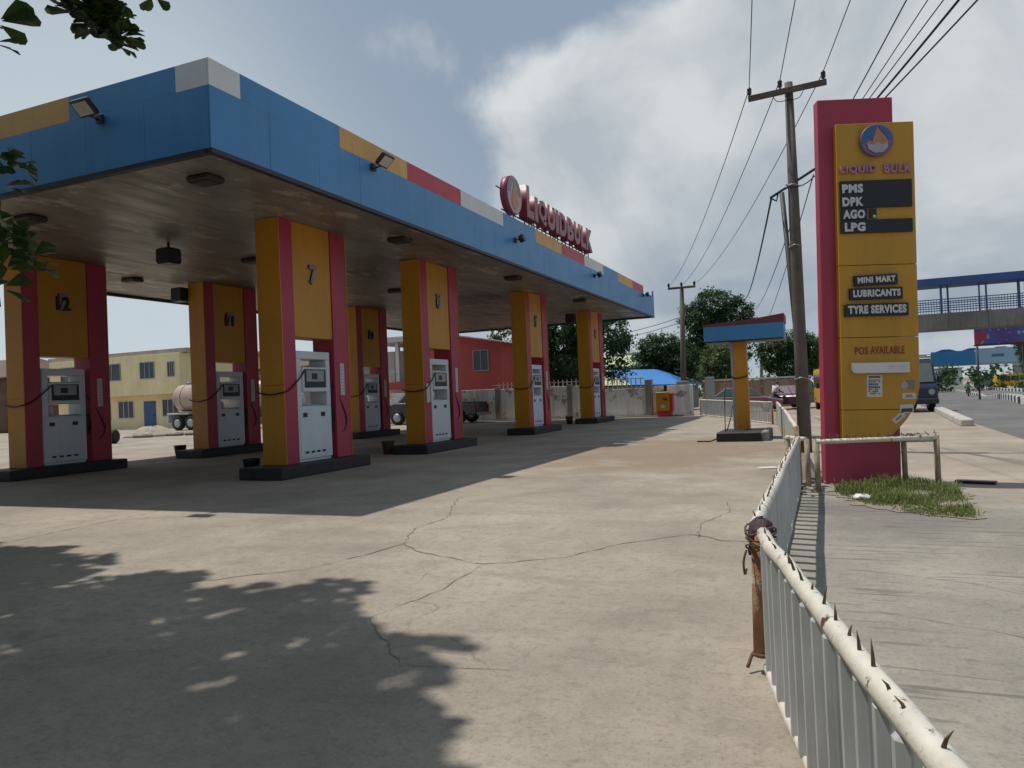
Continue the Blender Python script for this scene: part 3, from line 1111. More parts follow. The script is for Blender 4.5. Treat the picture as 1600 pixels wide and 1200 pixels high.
mb.prism([(c0[0] + a, c0[1] + b) for a, b in [(.13, -.03), (.145, -.10), (.07, -.18), (-.04, -.185), (-.12, -.13), (-.14, -.05), (-.06, -.07), (0, -.03), (.06, -.07)]], -.199, -.197, 'y')
mb.build('flame_base', M['logogrey'], lg)
mb = MB()
put_text(mb, 'LIQUID', (.245, -.135, 4.375), (1, 0, 0), (0, 0, 1), .50, .125, .05, .045)
mb.build('name_lettering', M['mauve'], pyl)
mb = MB()
put_text(mb, 'BULK', (.845, -.135, 4.375), (1, 0, 0), (0, 0, 1), .375, .125, .05, .045)
mb.build('name_lettering', M['mauve'], pyl)
mb = MB()
mb.box(.235, 1.217, -.155, -.122, 3.895, 4.28, .004)
mb.box(.235, .60, -.155, -.122, 3.728, 3.8945, .004)
mb.box(.235, 1.217, -.155, -.122, 3.54, 3.7275, .004)
bd = mb.build('price_board', M['board'], pyl)
MB().box(.63, .735, -.135, -.122, 3.745, 3.88).build('dead_digit', M['board'], bd)
MB().box(.685, .72, -.14, -.136, 3.755, 3.79).build('loose_part', M['silver'], bd)
mb = MB()
for s, z, x0, x1 in (('PMS', 4.105, .262, .545), ('DPK', 3.92, .262, .545), ('AGO', 3.742, .265, .565), ('LPG', 3.562, .285, .565)):
    put_text(mb, s, (x0, -.163, z), (1, 0, 0), (0, 0, 1), x1 - x0, .125, .014, .05)
mb.build('fuel_names', M['silver'], bd)
for s, x0, x1, z0, z1, tilt in (('MINI MART', .395, .99, 2.80, 2.945, 2.0), ('LUBRICANTS', .33, 1.053, 2.60, 2.762, .6), ('TYRE SERVICES', .258, 1.127, 2.365, 2.542, .3)):
    T = Matrix.Translation(((x0 + x1) / 2, 0, (z0 + z1) / 2)) @ Matrix.Rotation(R(-tilt), 4, 'Y')
    hw, hh = (x1 - x0) / 2, (z1 - z0) / 2
    lb_ = MB().box(-hw, hw, -.165, -.122, -hh, hh, .006, M=T).build('name_board', M['board'], pyl)
    mb = MB()
    o_ = T @ Vector((-hw + .045, -.172, -hh + .035))
    put_text(mb, s, o_, T.to_3x3() @ Vector((1, 0, 0)), T.to_3x3() @ Vector((0, 0, 1)), 2 * hw - .08, 2 * hh - .06, .012, .05)
    mb.build('board_lettering', M['silver'], lb_)
mb = MB()
put_text(mb, 'POS', (.398, -.124, 1.828), (1, 0, 0), (0, 0, 1), .18, .11, .006, .025)
put_text(mb, 'AVAILABLE', (.61, -.124, 1.832), (1, 0, 0), (0, 0, 1), .465, .11, .006, .02)
mb.build('pos_lettering', M['redtext'], pyl)
wb = MB().prism([(.335, 1.62), (.335, 1.71), (1.118, 1.71), (1.118, 1.565), (.37, 1.565)], -.175, -.122, 'y', bev=.004).build('white_strip_board', M['white'], pyl)
MB().box(.83, 1.09, -.178, -.1755, 1.60, 1.68).build('strip_label', M['silver'], wb)


def notice(x, z, w_, h_, rot, rows, hd=None):
    T = Matrix.Translation((x, 0, z)) @ Matrix.Rotation(R(-rot), 4, 'Y')
    n_ = MB().box(-w_ / 2, w_ / 2, -.1235, -.121, -h_ / 2, h_ / 2, M=T).build('notice', M['paper'], pyl)
    mb = MB()
    for a, b, c, d in rows:
        mb.box(a * w_ - w_ / 2, b * w_ - w_ / 2, -.125, -.124, c * h_ - h_ / 2, d * h_ - h_ / 2, M=T)
    mb.build('notice_print', M['ink'], n_)


R_ = random.Random(3)
rows = [(.12, .88, .88, .96)]
z = .80
for h_ in (.05, .05, .10, .10, .05, .06, .05):
    for q in range(6):
        a = .1 + q * .13
        if R_.random() < .85:
            rows.append((a, a + .10, z - h_, z))
    z -= h_ + .035
notice(.655, 1.382, .21, .305, -1, rows)
notice(1.12, 1.235, .18, .085, 1, [(.3, .7, .55, .7), (.2, .8, .3, .42)])
notice(1.085, 1.057, .18, .12, 2, [(.08, .92, .12, .55)])
notice(.975, .935, .19, .085, 40, [(.2, .75, .4, .6)])
mb = MB()
T = Matrix.Translation((1.06, -.121, 1.385)) @ Matrix.Rotation(R(90), 4, 'X')
mb.lathe([(.045, 0), (.05, .003)], 16, T)
MB().box(1.09, 1.20, -.1232, -.1212, 1.33, 1.46).build('notice', mat('torn_sticker', (.25, .22, .17), .8, .2, 30), pyl)
mb.build('notice', M['logogrey'], pyl)

# pipe barrier round the pylon, with barbed wire
bar = thing('pipe_barrier', 'low white pipe rail with rusty posts and barbed wire in front of the pylon', 'barrier', (-.16, 10.69, 0))
LL = [(0, 0), (1.46, .5), (1.13, 1.16), (-.13, .55), (-.40, 1.0)]
mb = MB()
mb.tube([(-.02, 0, .66), (1.47, .50, .66)], .033, 10)
mb.tube([(1.44, .50, .63), (1.13, 1.16, .58)], .028, 8)
mb.tube([(-.42, 1.0, .66), (-.14, .55, .66)], .03, 8)
mb.build('rail', M['rail'], bar)
for (x, y), h in zip(LL, (.64, .69, .57, .66, .7)):
    pm = mat('post_rust', (.34, .27, .19), .85, .35, 9, streak=.5, sdark=(.1, .06, .03)) if not bpy.data.materials.get('post_rust') else bpy.data.materials['post_rust']
    MB().tube([(x, y, -.05), (x, y, h)], .036, 8).build('post', pm, bar)
mb = MB()
for q in range(16):
    a = q / 15
    c_ = Vector((1.47 * a - .02, .5 * a, .72))
    for j in range(3):
        v = Vector((R_.uniform(-1, 1), R_.uniform(-1, 1), R_.uniform(-.7, 1))).normalized() * .045
        mb.tube([c_ - v, c_ + v], .003, 4)
pts = [Vector((1.47 * a - .02, .5 * a, .70 + .02 * math.sin(a * 50))) for a in np.linspace(0, 1, 40)]
mb.tube(pts, .003, 4)
for q in range(5):
    c_ = Vector((1.12 + R_.uniform(-.03, .14), .85 + R_.uniform(-.2, .2), .64))
    mb.tube([c_ + Vector((.07 * math.cos(a), .1 * math.sin(a), .045 * math.sin(2 * a + q))) for a in np.linspace(0, 6.3, 14)], .004, 4)
mb.build('barbed_wire', M['spike'], bar)

# ------------------------------------------------------------------ roadside fence
fg = 'painted pipe fence along the forecourt'


def fence(label, a, b, h, spikes=0, posts=(True, True), pitch=.1, base=.04, sd=1, rr=.034, br=.025, flat=0.0):
    A, B = Vector((a[0], a[1], 0)), Vector((b[0], b[1], 0))
    L = (B - A).length
    d = (B - A).normalized()
    rz = math.atan2(d.y, d.x)
    r_ = thing('fence_panel', label, 'fence', (a[0], a[1], 0), rz, fg)
    rn = random.Random(sd)
    mb = MB()
    mb.tube([(q * L / 12, rn.uniform(-.006, .006), h + rn.uniform(-.006, .006)) for q in range(13)], rr, 10)
    mb.build('top_rail', M['rail'], r_)
    mb = MB()
    mb.tube([(q * L / 12, rn.uniform(-.006, .006), base + rn.uniform(-.006, .006)) for q in range(13)], rr * .75, 8)
    mb.build('bottom_rail', M['rail'], r_)
    mb = MB()
    n = int(L / pitch)
    for q in range(n):
        x = (q + .5) * L / n
        e = rn.uniform(-.006, .006)
        if flat:
            yy_ = rn.uniform(-.008, .008)
            mb.box(x + e - flat / 2, x + e + flat / 2, yy_ - .027, yy_ + .027, base - .01, h - .012, .024)
        else:
            mb.tube([(x + e, rn.uniform(-.008, .008), base - .01), (x, 0, h - .02)], br, 7, caps=False)
    mb.build('bars', M['fence'], r_)
    for on, x in zip(posts, (0.0, L)):
        if on:
            MB().tube([(x, 0, -.05), (x, 0, h + .02)], rr * 1.1, 8).build('post', M['rust'], r_)
    if spikes:
        mb = MB()
        x = .12
        while x < L - .05:
            hh = rn.uniform(.025, .07)
            tx, ty = rn.uniform(-.03, .03), rn.uniform(-.03, .02)
            zz = h + rr * .9
            mb.tube([(x, 0, zz - .02), (x + tx * .5, ty * .5, zz + hh * .5), (x + tx, ty, zz + hh)], [.0075, .004, .0008], 5)
            x += spikes * rn.uniform(.75, 1.3)
        split_build(mb, 'spike', M['spike'], r_)
    return r_


fence('white spiked fence panel nearest the camera at the lower right', (-.33, 3.91), (.48, .25), .70, .15, (False, False), sd=2, pitch=.165, flat=.075)
fence('white spiked fence panel between the wrapped rusty post and the wooden pole', (-.385, 4.15), (-.40, 11.0), .70, .20, (False, True), sd=3, pitch=.24, flat=.075)
fence('white fence panel behind the wooden pole', (-.44, 11.7), (-.97, 19.43), .80, 0, (True, True), sd=4)
fence('white fence panel past the wooden pole, running to the far bend', (-1.0, 19.7), (-1.66, 28.24), .80, 0, (False, True), sd=5)
fence('far white picket fence across the end of the forecourt', (-1.85, 28.5), (-6.1, 39.6), .80, 0, (True, True), pitch=.21, sd=6, br=.024)
gp = thing('gate_post', 'rusty fence post wrapped in dark cloth and wire at the fence bend', 'post', (-.35, 3.95, 0))
MB().tube([(-.01, 0, .08), (0, 0, .35), (.01, 0, .70)], [.043, .048, .047], 10).build('pipe', M['rust'], gp)
rn = random.Random(8)
mb = MB()
mb.lathe([(.058, .59), (.062, .62), (.057, .65), (.06, .68), (.058, .71), (.05, .745), (.03, .77), (.01, .775)], 14, Matrix.Translation((.01, .02, 0)))
for v in mb.bm.verts:
    v.co += Vector((rn.uniform(-.012, .012), rn.uniform(-.012, .012), rn.uniform(-.01, .01)))
mb.build('cloth_wrap', M['wrap'], gp)
mb = MB()
for q in range(4):
    mb.tube([(.075 * math.cos(a) + .01, .075 * math.sin(a), .63 + .03 * q + .02 * math.sin(2 * a + q)) for a in np.linspace(0, 6.5, 18)], .005, 5)
mb.tube(spline([(-.06, -.03, .62), (-.075, -.04, .56), (-.07, -.05, .50), (-.06, -.05, .53)], 4), .006, 5)
mb.tube(spline([(-.05, -.02, .09), (.02, -.06, .10), (.06, -.02, .09), (.02, .04, .08), (-.05, .02, .09), (-.08, -.04, .03)], 4), .009, 5)
split_build(mb, 'binding_wire', M['spike'], gp)

# ------------------------------------------------------------------ utility poles and lines
pole = thing('utility_pole', 'tall weathered wooden utility pole standing just left of the pylon', 'utility pole', (-.47, 16.83, 0), 0, 'utility poles')
MB().tube([(0, 0, -.1), (.0, 0, 2), (.01, 0, 5), (.02, 0, 7.83)], [.145, .135, .115, .085], 10).build('shaft', M['wood'], pole)
MB().box(-.80, .76, -.05, .05, -.055, .055, .008, M=Matrix.Translation((0, -.12, 7.63)) @ Matrix.Rotation(R(-2.2), 4, 'Y')).build('crossarm', M['wood'], pole)
mb = MB()
for x0 in (-.30, .30):
    mb.tube(spline([(x0, -.11, 7.56), (x0 * .75, -.13, 7.44), (x0 * .3, -.12, 7.42), (0, -.1, 7.46)], 4), .008, 5)
mb.build('jumper_wires', M['wire'], pole)
ins = [(-.77, -.11, 7.62), (-.15, -.11, 7.66), (.70, -.11, 7.68)]
for x, y, z in ins:
    MB().lathe([(.02, 0), (.02, .06), (.05, .08), (.03, .10), (.055, .12), (.035, .14), (.05, .16), (.045, .20), (.015, .23)], 12, Matrix.Translation((x, y, z))).build('insulator', M['insul'], pole)
mb = MB()
mb.tube([(-.46, 0, 5.44), (.46, -.1, 5.90)], .028, 6)
mb.tube([(-.46, 0, 5.44), (-.33, 0, 5.36), (-.30, 0, 5.5)], .02, 6)
mb.build('bracket', M['steel'], pole)
mb = MB()
mb.tube([(.0 + .15 * math.cos(a), .15 * math.sin(a), 5.62 + .02 * math.sin(3 * a)) for a in np.linspace(0, 6.28, 16)], .015, 5)
mb.tube([(.125 * math.cos(a), .13 * math.sin(a), 4.35 + .02 * math.sin(3 * a)) for a in np.linspace(0, 6.28, 16)], .012, 5)
mb.tube([(.14 * math.cos(a), .14 * math.sin(a), 1.55 + .02 * math.sin(3 * a)) for a in np.linspace(0, 6.28, 16)], .015, 5)
split_build(mb, 'strap', M['metal'], pole)
tag(MB().tube([(.02, 0, 0), (-.26, 0, 5.6)], [.06, .05], 8).build('strut_pole', M['steel'], loc=(-.44, 17.15, 0)), 'dark steel strut leaning behind the tall wooden pole', 'pole')


def far_pole(label, x, y, h, arm, m, plinth=False):
    r_ = thing('utility_pole', label, 'utility pole', (x, y, gz(y)), 0, 'utility poles')
    MB().tube([(0, 0, -.1), (.1, 0, h * .5), (.18, 0, h)], [.17, .15, .11], 8).build('shaft', m, r_)
    if arm:
        MB().box(-.55, .95, -.2, -.10, h - .12, h - .0, .01).build('crossarm', m, r_)
        for xx in (-.5, .2, .9):
            MB().lathe([(.03, 0), (.07, .08), (.07, .2), (.02, .24)], 8, Matrix.Translation((xx, -.15, h))).build('insulator', M['insul'], r_)
    if plinth:
        MB().box(-.32, .32, -.3, .3, 0, 1.85, .03).build('plinth', M['concrete'], r_)
    return r_


far_pole('grey utility pole on a concrete plinth at the far corner of the wall', -7.3, 41.5, 7.05, True, M['wood'], True)
far_pole('thin far pole between the trees right of the small kiosk', -5.4, 70, 6.0, False, M['metal'])
far_pole('slender grey mast over the white building behind the trees', -21.4, 80, 8.6, False, M['metal'])
far_pole('second slender grey mast over the white building, right of the first', -19.9, 80, 8.6, False, M['metal'])


def wire(label, pts, sag, r=.009, name='power_line', n=24):
    """each span droops by sag"""
    path = []
    for a, b in zip(pts, pts[1:]):
        a, b = Vector(a), Vector(b)
        for k in range(n + 1):
            s = k / n
            p = a.lerp(b, s)
            p.z -= sag * 4 * s * (1 - s)
            path.append(p)
    o = MB().tube(path, r, 5).build(name, M['wire'])
    return tag(o, label, 'cable', 'overhead lines')


def beyond(a, b, k):
    a, b = Vector(a), Vector(b)
    return tuple(a + (b - a) * k)


I = [Vector((-.47 + x, 16.83 + y, z + .2)) for x, y, z in ins]
far = [(-7.65, 41.3, 7.25), (-6.95, 41.3, 7.2), (-6.25, 41.3, 7.2)]
for i, (q, lb) in enumerate(zip([(-.87, 13.25, 8.03), (-.21, 13.6, 8.0), (.65, 14.04, 8.0)], ['leftmost', 'middle', 'rightmost'])):
    wire('%s overhead line from the top crossarm rising out of the picture' % lb, [I[i], beyond(I[i], q, 5)], .12, .009)
    wire('%s overhead line sagging from the top crossarm to the far pole' % lb, [I[i], far[i]], .55, .010)
br_ = Vector((-.03, 16.75, 5.88))
b2_ = Vector((-.9, 16.83, 5.45))
for q, s, r_, lb in [((1.17, 11.17, 6.5), .10, .010, 'thin service cable crossing the pylon top, leftmost of the bundle'),
                     ((1.38, 11.28, 6.5), .18, .008, 'thin service cable crossing the pylon top, second of the bundle'),
                     ((1.60, 11.40, 6.5), .12, .009, 'service cable rising to the right over the pylon, third of the bundle'),
                     ((1.66, 11.43, 6.5), .30, .018, 'thick twisted cable crossing the pylon near its flame logo'),
                     ((1.93, 11.57, 6.5), .22, .013, 'service cable rising beside the right edge of the pylon')]:
    wire(lb, [br_, beyond(br_, q, 3.2)], s, r_, 'service_cable')
wire('slack wire looped between the pole strap and its bracket', [(-.60, 16.7, 5.65), (-.03, 16.72, 5.75)], .12, .012, 'service_cable')
for q, s, lb, r_ in [((-5.4, 46, 8.0), 0, 'x', .01)][:0]:
    pass
wire('thick cable dropping from the low bracket towards the far trees', [b2_, (-4.17, 46, 6.6)], .35, .022, 'service_cable')
wire('thin cable beside the thick one, dropping behind the small kiosk', [(-.45, 17, 5.1), (-3.65, 46, 5.9)], .3, .012, 'service_cable')
wire('thin cable falling from the bracket behind the pole', [(-.05, 16.8, 5.8), (-4.6, 60, 5.2)], .5, .012, 'service_cable')
wire('pair of far cables running left from the far pole, upper one', [(-7.2, 41.5, 5.4), (-22, 60, 6.4)], .6, .018, 'service_cable')
wire('pair of far cables running left from the far pole, lower one', [(-7.2, 41.5, 5.1), (-22, 60, 5.8)], .5, .018, 'service_cable')

# ------------------------------------------------------------------ small kiosk canopy at the entrance
kio = thing('service_kiosk', 'small blue roofed kiosk on a single yellow pillar by the fence', 'kiosk', (-2.12, 21.4, 0))
mb = MB()
mb.box(-.95, 1.14, -.35, .75, 2.70, 3.12, .01)
mb.build('fascia', M['blue'], kio)
mb = MB()
mb.prism([(-.97, 3.122), (1.16, 3.122), (1.16, 3.34), (.3, 3.24), (-.97, 3.17)], -.365, .765, 'y')
mb.build('red_coping', mat('maroon_coping', (.20, .03, .04), .6, .2, 3, streak=.3), kio)
MB().box(-.93, 1.12, -.33, .73, 2.66, 2.698).build('soffit', M['trim'], kio)
MB().box(-.22, .13, -.02, .30, .24, 2.67, .006).build('pillar', M['yellow'], kio)
MB().box(-.30, -.221, .0, .30, .24, 2.67, .004).build('side_panel', M['sheetgrey'], kio)
mb = MB()
mb.box(-.60, .50, -1.35, .55, -.02, .24, .02)
mb.build('plinth', M['black'], kio)
MB().box(.501, .68, -1.2, .75, -.02, .25, .03).build('plinth_end', M['concrete'], kio)
mb = MB()
mb.tube(spline([(-.31, .02, 1.72), (-.18, -.04, 1.66), (0, -.04, 1.68), (.14, -.04, 1.72)], 4), .018, 6)
mb.tube([(-.31, .0, .9), (-.34, -.2, .6), (-.42, -.5, .24)], .015, 6)
mb.tube(spline([(-.55, -1.3, .1), (-.75, -1.4, .03), (-.95, -1.3, .02), (-1.1, -1.35, .02)], 4), .02, 6)
split_build(mb, 'air_hose', M['hose'], kio)
MB().tube([(-.42, -.9, .24), (-.40, -.9, 1.1), (-.33, -.85, 1.75)], .012, 6).build('air_line', M['dark'], kio)
# bits of litter
tag(MB().box(-.16, .16, -.12, .12, 0, .012).build('paper_sheet', M['paper'], loc=(-1.0, 13.6, .004), rotz=.4), 'white paper lying on the concrete by the fence', 'paper')

# ------------------------------------------------------------------ boundary wall and cabinet
wall = thing('boundary_wall', 'long grimy rendered wall closing the back of the forecourt', 'wall', (0, 39.4, 0))
rn = random.Random(12)
mb = MB()
edges = [-29.0, -25.2, -21.2, -17.6, -13.2, -11.6]
for a, b in zip(edges, edges[1:]):
    mb.box(a + .01, b - .01, 0, .2, 0, 1.86 + rn.uniform(-.03, .03), .01)
edges = [-11.6, -9.3]
mb.box(-11.59, -8.95, 0, .2, 0, 1.55, .01)
mb.box(-8.55, -6.45, 0, .2, 0, 1.62, .01)
mb.build('render_panels', M['wallgrime'], wall)
mb = MB()
for e in (-25.2, -21.2, -17.6, -13.2, -11.6):
    mb.box(e - .13, e + .13, -.08, .22, 0, 1.92, .01)
mb.box(-8.94, -8.56, -.1, .26, 0, 2.0, .02)
mb.build('piers', M['concrete'], wall)
mb = MB()
mb.box(-18, -8.95, .05, .12, 2.06, 2.10)
mb.box(-11.5, -8.95, .05, .12, 1.62, 1.66)
x = -17.5
while x < -8.95:
    mb.box(x - .03, x + .03, .07, .11, 1.56 if x > -11.5 else 1.8, 2.06)
    mb.tube([(x, .09, 2.1), (x + .01, .09, 2.22)], [.02, .004], 4)
    x += .26
mb.build('top_railing', M['rail'], wall)
mb = MB()
mb.box(-29, -6.45, -.25, -.09, 0, .07, .01)
mb.build('kerb', M['concrete'], wall)
cab = thing('hose_cabinet', 'yellow fronted cabinet on a red box against the wall', 'cabinet', (-7.9, 39.0, 0))
MB().box(-.32, .42, -.2, .22, 0, .30, .02).build('base_box', M['red'], cab)
MB().box(-.36, .34, -.25, .22, .302, 1.30, .02).build('yellow_front', M['yellow'], cab)
MB().box(.341, .50, -.22, .22, .302, 1.24, .02).build('red_side', M['red'], cab)
mb = MB()
mb.box(-.22, .08, -.262, -.252, .88, .96, M=Matrix.Rotation(R(12), 4, 'Y'))
mb.box(.14, .22, -.262, -.252, .85, 1.0)
mb.build('markings', M['redtext'], cab)
MB().lathe([(.10, 0), (.11, .02)], 12, Matrix.Translation((.0, -.252, .55)) @ Matrix.Rotation(R(90), 4, 'X')).build('gauge', M['paper'], cab)
MB().box(.05, .2, -.05, .05, 1.302, 1.62).build('chimney', M['dark'], cab)
tag(MB().box(-.25, .25, -.03, .03, 0, 2.0, .01).build('sheet_hoarding', M['sheetgrey'], loc=(-5.85, 41.5, 0)), 'pale blue grey metal sheet standing right of the far pole', 'hoarding')
hf = thing('sheet_fence', 'tan corrugated sheet fence across the street behind the picket fence', 'fence', (-7.4, 50, gz(50)))
mb = MB()
x = 0
pr = []
while x < 6.6:
    pr.append((x, .03 * (int(x / .15) % 2)))
    x += .15
poly = [(a, b) for a, b in pr] + [(a, b + .02) for a, b in pr[::-1]]
mb.prism(poly, .05, 1.8, 'z')
mb.build('sheets', M['brownsheet'], hf)
mb = MB()
for x in np.arange(0, 6.6, .9):
    mb.box(x - .05, x + .05, -.08, -.01, 0, 1.85)
mb.build('posts', M['rust'], hf)
MB().box(-.1, 6.6, -.10, .06, 1.851, 1.95).build('cap_rail', M['whitewall'], hf)

# ------------------------------------------------------------------ buildings
def house(label, x0, x1, y0, y1, h, wallm, roofm, name='house', ov=.35, roof='flat', z0=0.0, roofh=.25):
    r_ = thing(name, label, 'house', ((x0 + x1) / 2, y0, z0))
    hw, dp = (x1 - x0) / 2, y1 - y0
    MB().box(-hw, hw, 0, dp, -.1, h, .01).build('walls', wallm, r_)
    mb = MB()
    if roof == 'flat':
        mb.box(-hw - ov, hw + ov, -ov, dp + ov, h + .002, h + roofh, .02)
    elif roof == 'hip':
        a = [(-hw - ov, -ov), (hw + ov, -ov), (hw + ov, dp + ov), (-hw - ov, dp + ov)]
        c1, c2 = (-hw * .55, dp / 2, h + roofh), (hw * .55, dp / 2, h + roofh)
        z = h + .002
        v = [mb.bm.verts.new((p[0], p[1], z)) for p in a] + [mb.bm.verts.new(c1), mb.bm.verts.new(c2)]
        for f in ((0, 1, 5, 4), (1, 2, 5), (2, 3, 4, 5), (3, 0, 4), (3, 2, 1, 0)):
            mb.bm.faces.new([v[i] for i in f])
        mb.box(-hw - ov - .02, hw + ov + .02, -ov - .03, -ov - .002, h - .12, h + .03)
    mb.build('roof', roofm, r_)
    return r_


def window(parent, x0, x1, z0, z1, y=0.0, frame=None, bars=2, name='window'):
    f = MB()
    w_ = .06
    f.box(x0 - w_, x1 + w_, y - .06, y - .002, z0 - w_, z0)
    f.box(x0 - w_, x1 + w_, y - .06, y - .002, z1, z1 + w_)
    f.box(x0 - w_, x0, y - .06, y - .002, z0 + .001, z1 - .001)
    f.box(x1, x1 + w_, y - .06, y - .002, z0 + .001, z1 - .001)
    for q in range(1, bars + 1):
        xx = x0 + (x1 - x0) * q / (bars + 1)
        f.box(xx - .025, xx + .025, y - .05, y - .012, z0 + .001, z1 - .001)
    fo = f.build(name, frame or M['whitewall'], parent)
    MB().box(x0 + .001, x1 - .001, y - .011, y - .003, z0 + .001, z1 - .001).build('pane', M['glass'], fo)
    return fo


yh = house('two storey yellow house with a blue door seen under the canopy', -62, -46.9, 44.5, 54, 6.0, M['creamwall'], M['roofgrey'], ov=.5, roofh=.35)
mb = MB()
cxh = -54.45
mb.box(-7.55, 7.55, -.75, -.002, 2.75, 5.98, .01)
mb.build('upper_storey', M['creamwall'], yh)
for a, b, z0, z1 in ((-56.3, -53.4, 4.1, 5.4), (-51.1, -49.6, 4.1, 5.35), (-48.1, -47.45, 4.15, 5.25), (-60.5, -58.6, 4.1, 5.4)):
    window(yh, a - cxh, b - cxh, z0, z1, -.75, M['sheetgrey'])
for a, b, z0, z1 in ((-56.6, -55.6, .9, 2.2), (-54.6, -52.9, .95, 2.3), (-49.6, -47.9, 1.0, 2.3)):
    window(yh, a - cxh, b - cxh, z0, z1, 0, M['whitewall'])
dr = MB().box(-51.7 - cxh, -50.4 - cxh, -.06, -.002, 0, 2.25, .01).build('door', M['doorblue'], yh)
MB().box(-50.6 - cxh, -50.5 - cxh, -.10, -.062, 1.0, 1.15).build('handle', M['dark'], dr)

gh = house('grey brown house with a rusty roof right of the yellow house', -45.5, -35, 50, 58, 4.6, M['greywall'], M['roofrust'], roof='hip', roofh=1.2)
window(gh, -4.6, -3.2, 2.6, 4.0)
window(gh, 3.0, 4.6, 2.4, 3.9, 0, M['sheetgrey'])
lh = house('brown house with a dark roof at the left edge of the photo', -82, -68.2, 44, 54, 5.0, M['roofrust'], M['roofrust'], roof='hip', roofh=2.2)
window(lh, 4.5, 6.0, 3.2, 4.3)
tag(MB().box(-90, -66, 40, 40.2, 0, 2.2, .01).build('boundary_wall', M['wallgrime']), 'grey wall at the left edge of the photo before the brown house', 'wall')

rh = thing('house', 'red rendered house with a balcony behind the grimy wall', 'house', (-21.375, 41.5, 0))
MB().prism([(-3.22, -.1), (3.22, -.1), (3.22, 4.75), (-3.22, 5.95)], 0, 8.5, 'y').build('walls', M['redwall'], rh)
mb = MB()
x = -3.6
while x < 3.55:
    za, zb = 4.79 + (3.22 - x) * .186, 4.79 + (3.22 - x - .13) * .186
    mb.prism([(x, za), (x + .07, za + .03), (x + .13, zb), (x + .13, zb - .045), (x, za - .045)], -.55, 9.0, 'y')
    x += .13
mb.build('roof', mat('pale_pink_roof', (.52, .42, .40), .6, .15, 2, streak=.3), rh)
rcx = -21.375
MB().box(-6.2, -3.24, 1.5, 8.5, -.1, 4.75, .01).build('balcony_wall', M['whitewall'], rh)
MB().box(-5.9, -3.24, -.1, 1.49, 2.2, 2.62, .02).build('balcony_slab', M['redwall'], rh)
MB().box(-6.5, -3.24, -.45, 8.5, 5.2, 5.55, .02).build('balcony_roof', M['whitewall'], rh)
for x in (-5.8, -4.15):
    MB().box(x - .13, x + .13, -.05, .2, 0 if x < -5 else 2.63, 5.19, .02).build('column', M['whitewall'], rh)
MB().box(-5.3, -4.45, 1.45, 1.498, 2.62, 4.7).build('balcony_door', M['sheetgrey'], rh)
mb = MB()
mb.box(-5.66, -4.29, .0, .05, 3.3, 3.36)
for x in np.arange(-5.6, -4.3, .22):
    mb.box(x - .02, x + .02, .0, .04, 2.63, 3.29)
mb.build('balustrade', M['whitewall'], rh)
window(rh, 1.35, 2.3, 3.1, 4.3, 0, M['roofgrey'], 1)
MB().box(-3.15, -2.85, -.05, -.002, 3.0, 4.5).build('shutter', M['whitewall'], rh)

bh = thing('blue_roof_shed', 'low shed with a curved bright blue roof and pale green end behind the wall', 'shed', (-11.9, 50, gz(50)))
mb = MB()
RF = [(-.4, 0, 1.85), (3.0, 0, 1.75), (1.9, 2, 2.45), (.6, 3, 2.92), (-2.9, 3, 3.03), (3.0, 8, 1.75), (.6, 8, 2.9), (-2.9, 8, 3.0)]
for f in ((0, 1, 2, 3, 4), (1, 5, 2), (2, 5, 6, 3), (3, 6, 7, 4)):
    mb.face([RF[i] for i in f])
mb.box(-.4, 3.0, -.03, .0, 1.68, 1.76)
mb.build('roof', M['roofblue'], bh)
mb = MB()
mb.face([(-3.2, 0, 1.9), (-.41, 0, 1.85), (-2.91, 3, 3.03), (-3.9, 3, 3.0)])
mb.face([(-3.9, 3, 3.0), (-2.91, 3, 3.03), (-2.91, 8, 3.0), (-3.9, 8, 2.9)])
mb.build('green_roof', M['roofgreen'], bh)
MB().box(-3.1, 2.9, .3, 7.8, 0, 1.7).build('walls', M['greywall'], bh)
wbd = house('white block of flats rising behind the trees and blue roof', -21, -18.1, 80, 88, 6.1, M['whitewall'], M['whitewall'], z0=gz(80), ov=.2)
for q in range(2):
    window(wbd, -1.1 + q * 1.2, -.4 + q * 1.2, 4.3, 5.2)
# pale building glimpsed between the pillars
pg = house('pale cream house glimpsed through the trees between the far pillars', -20.5, -12.5, 56, 62, 3.4, mat('pale_cream_render', (.62, .62, .42), .85, .1, .5), M['roofgreen'], z0=gz(56), roof='hip', roofh=1.0)


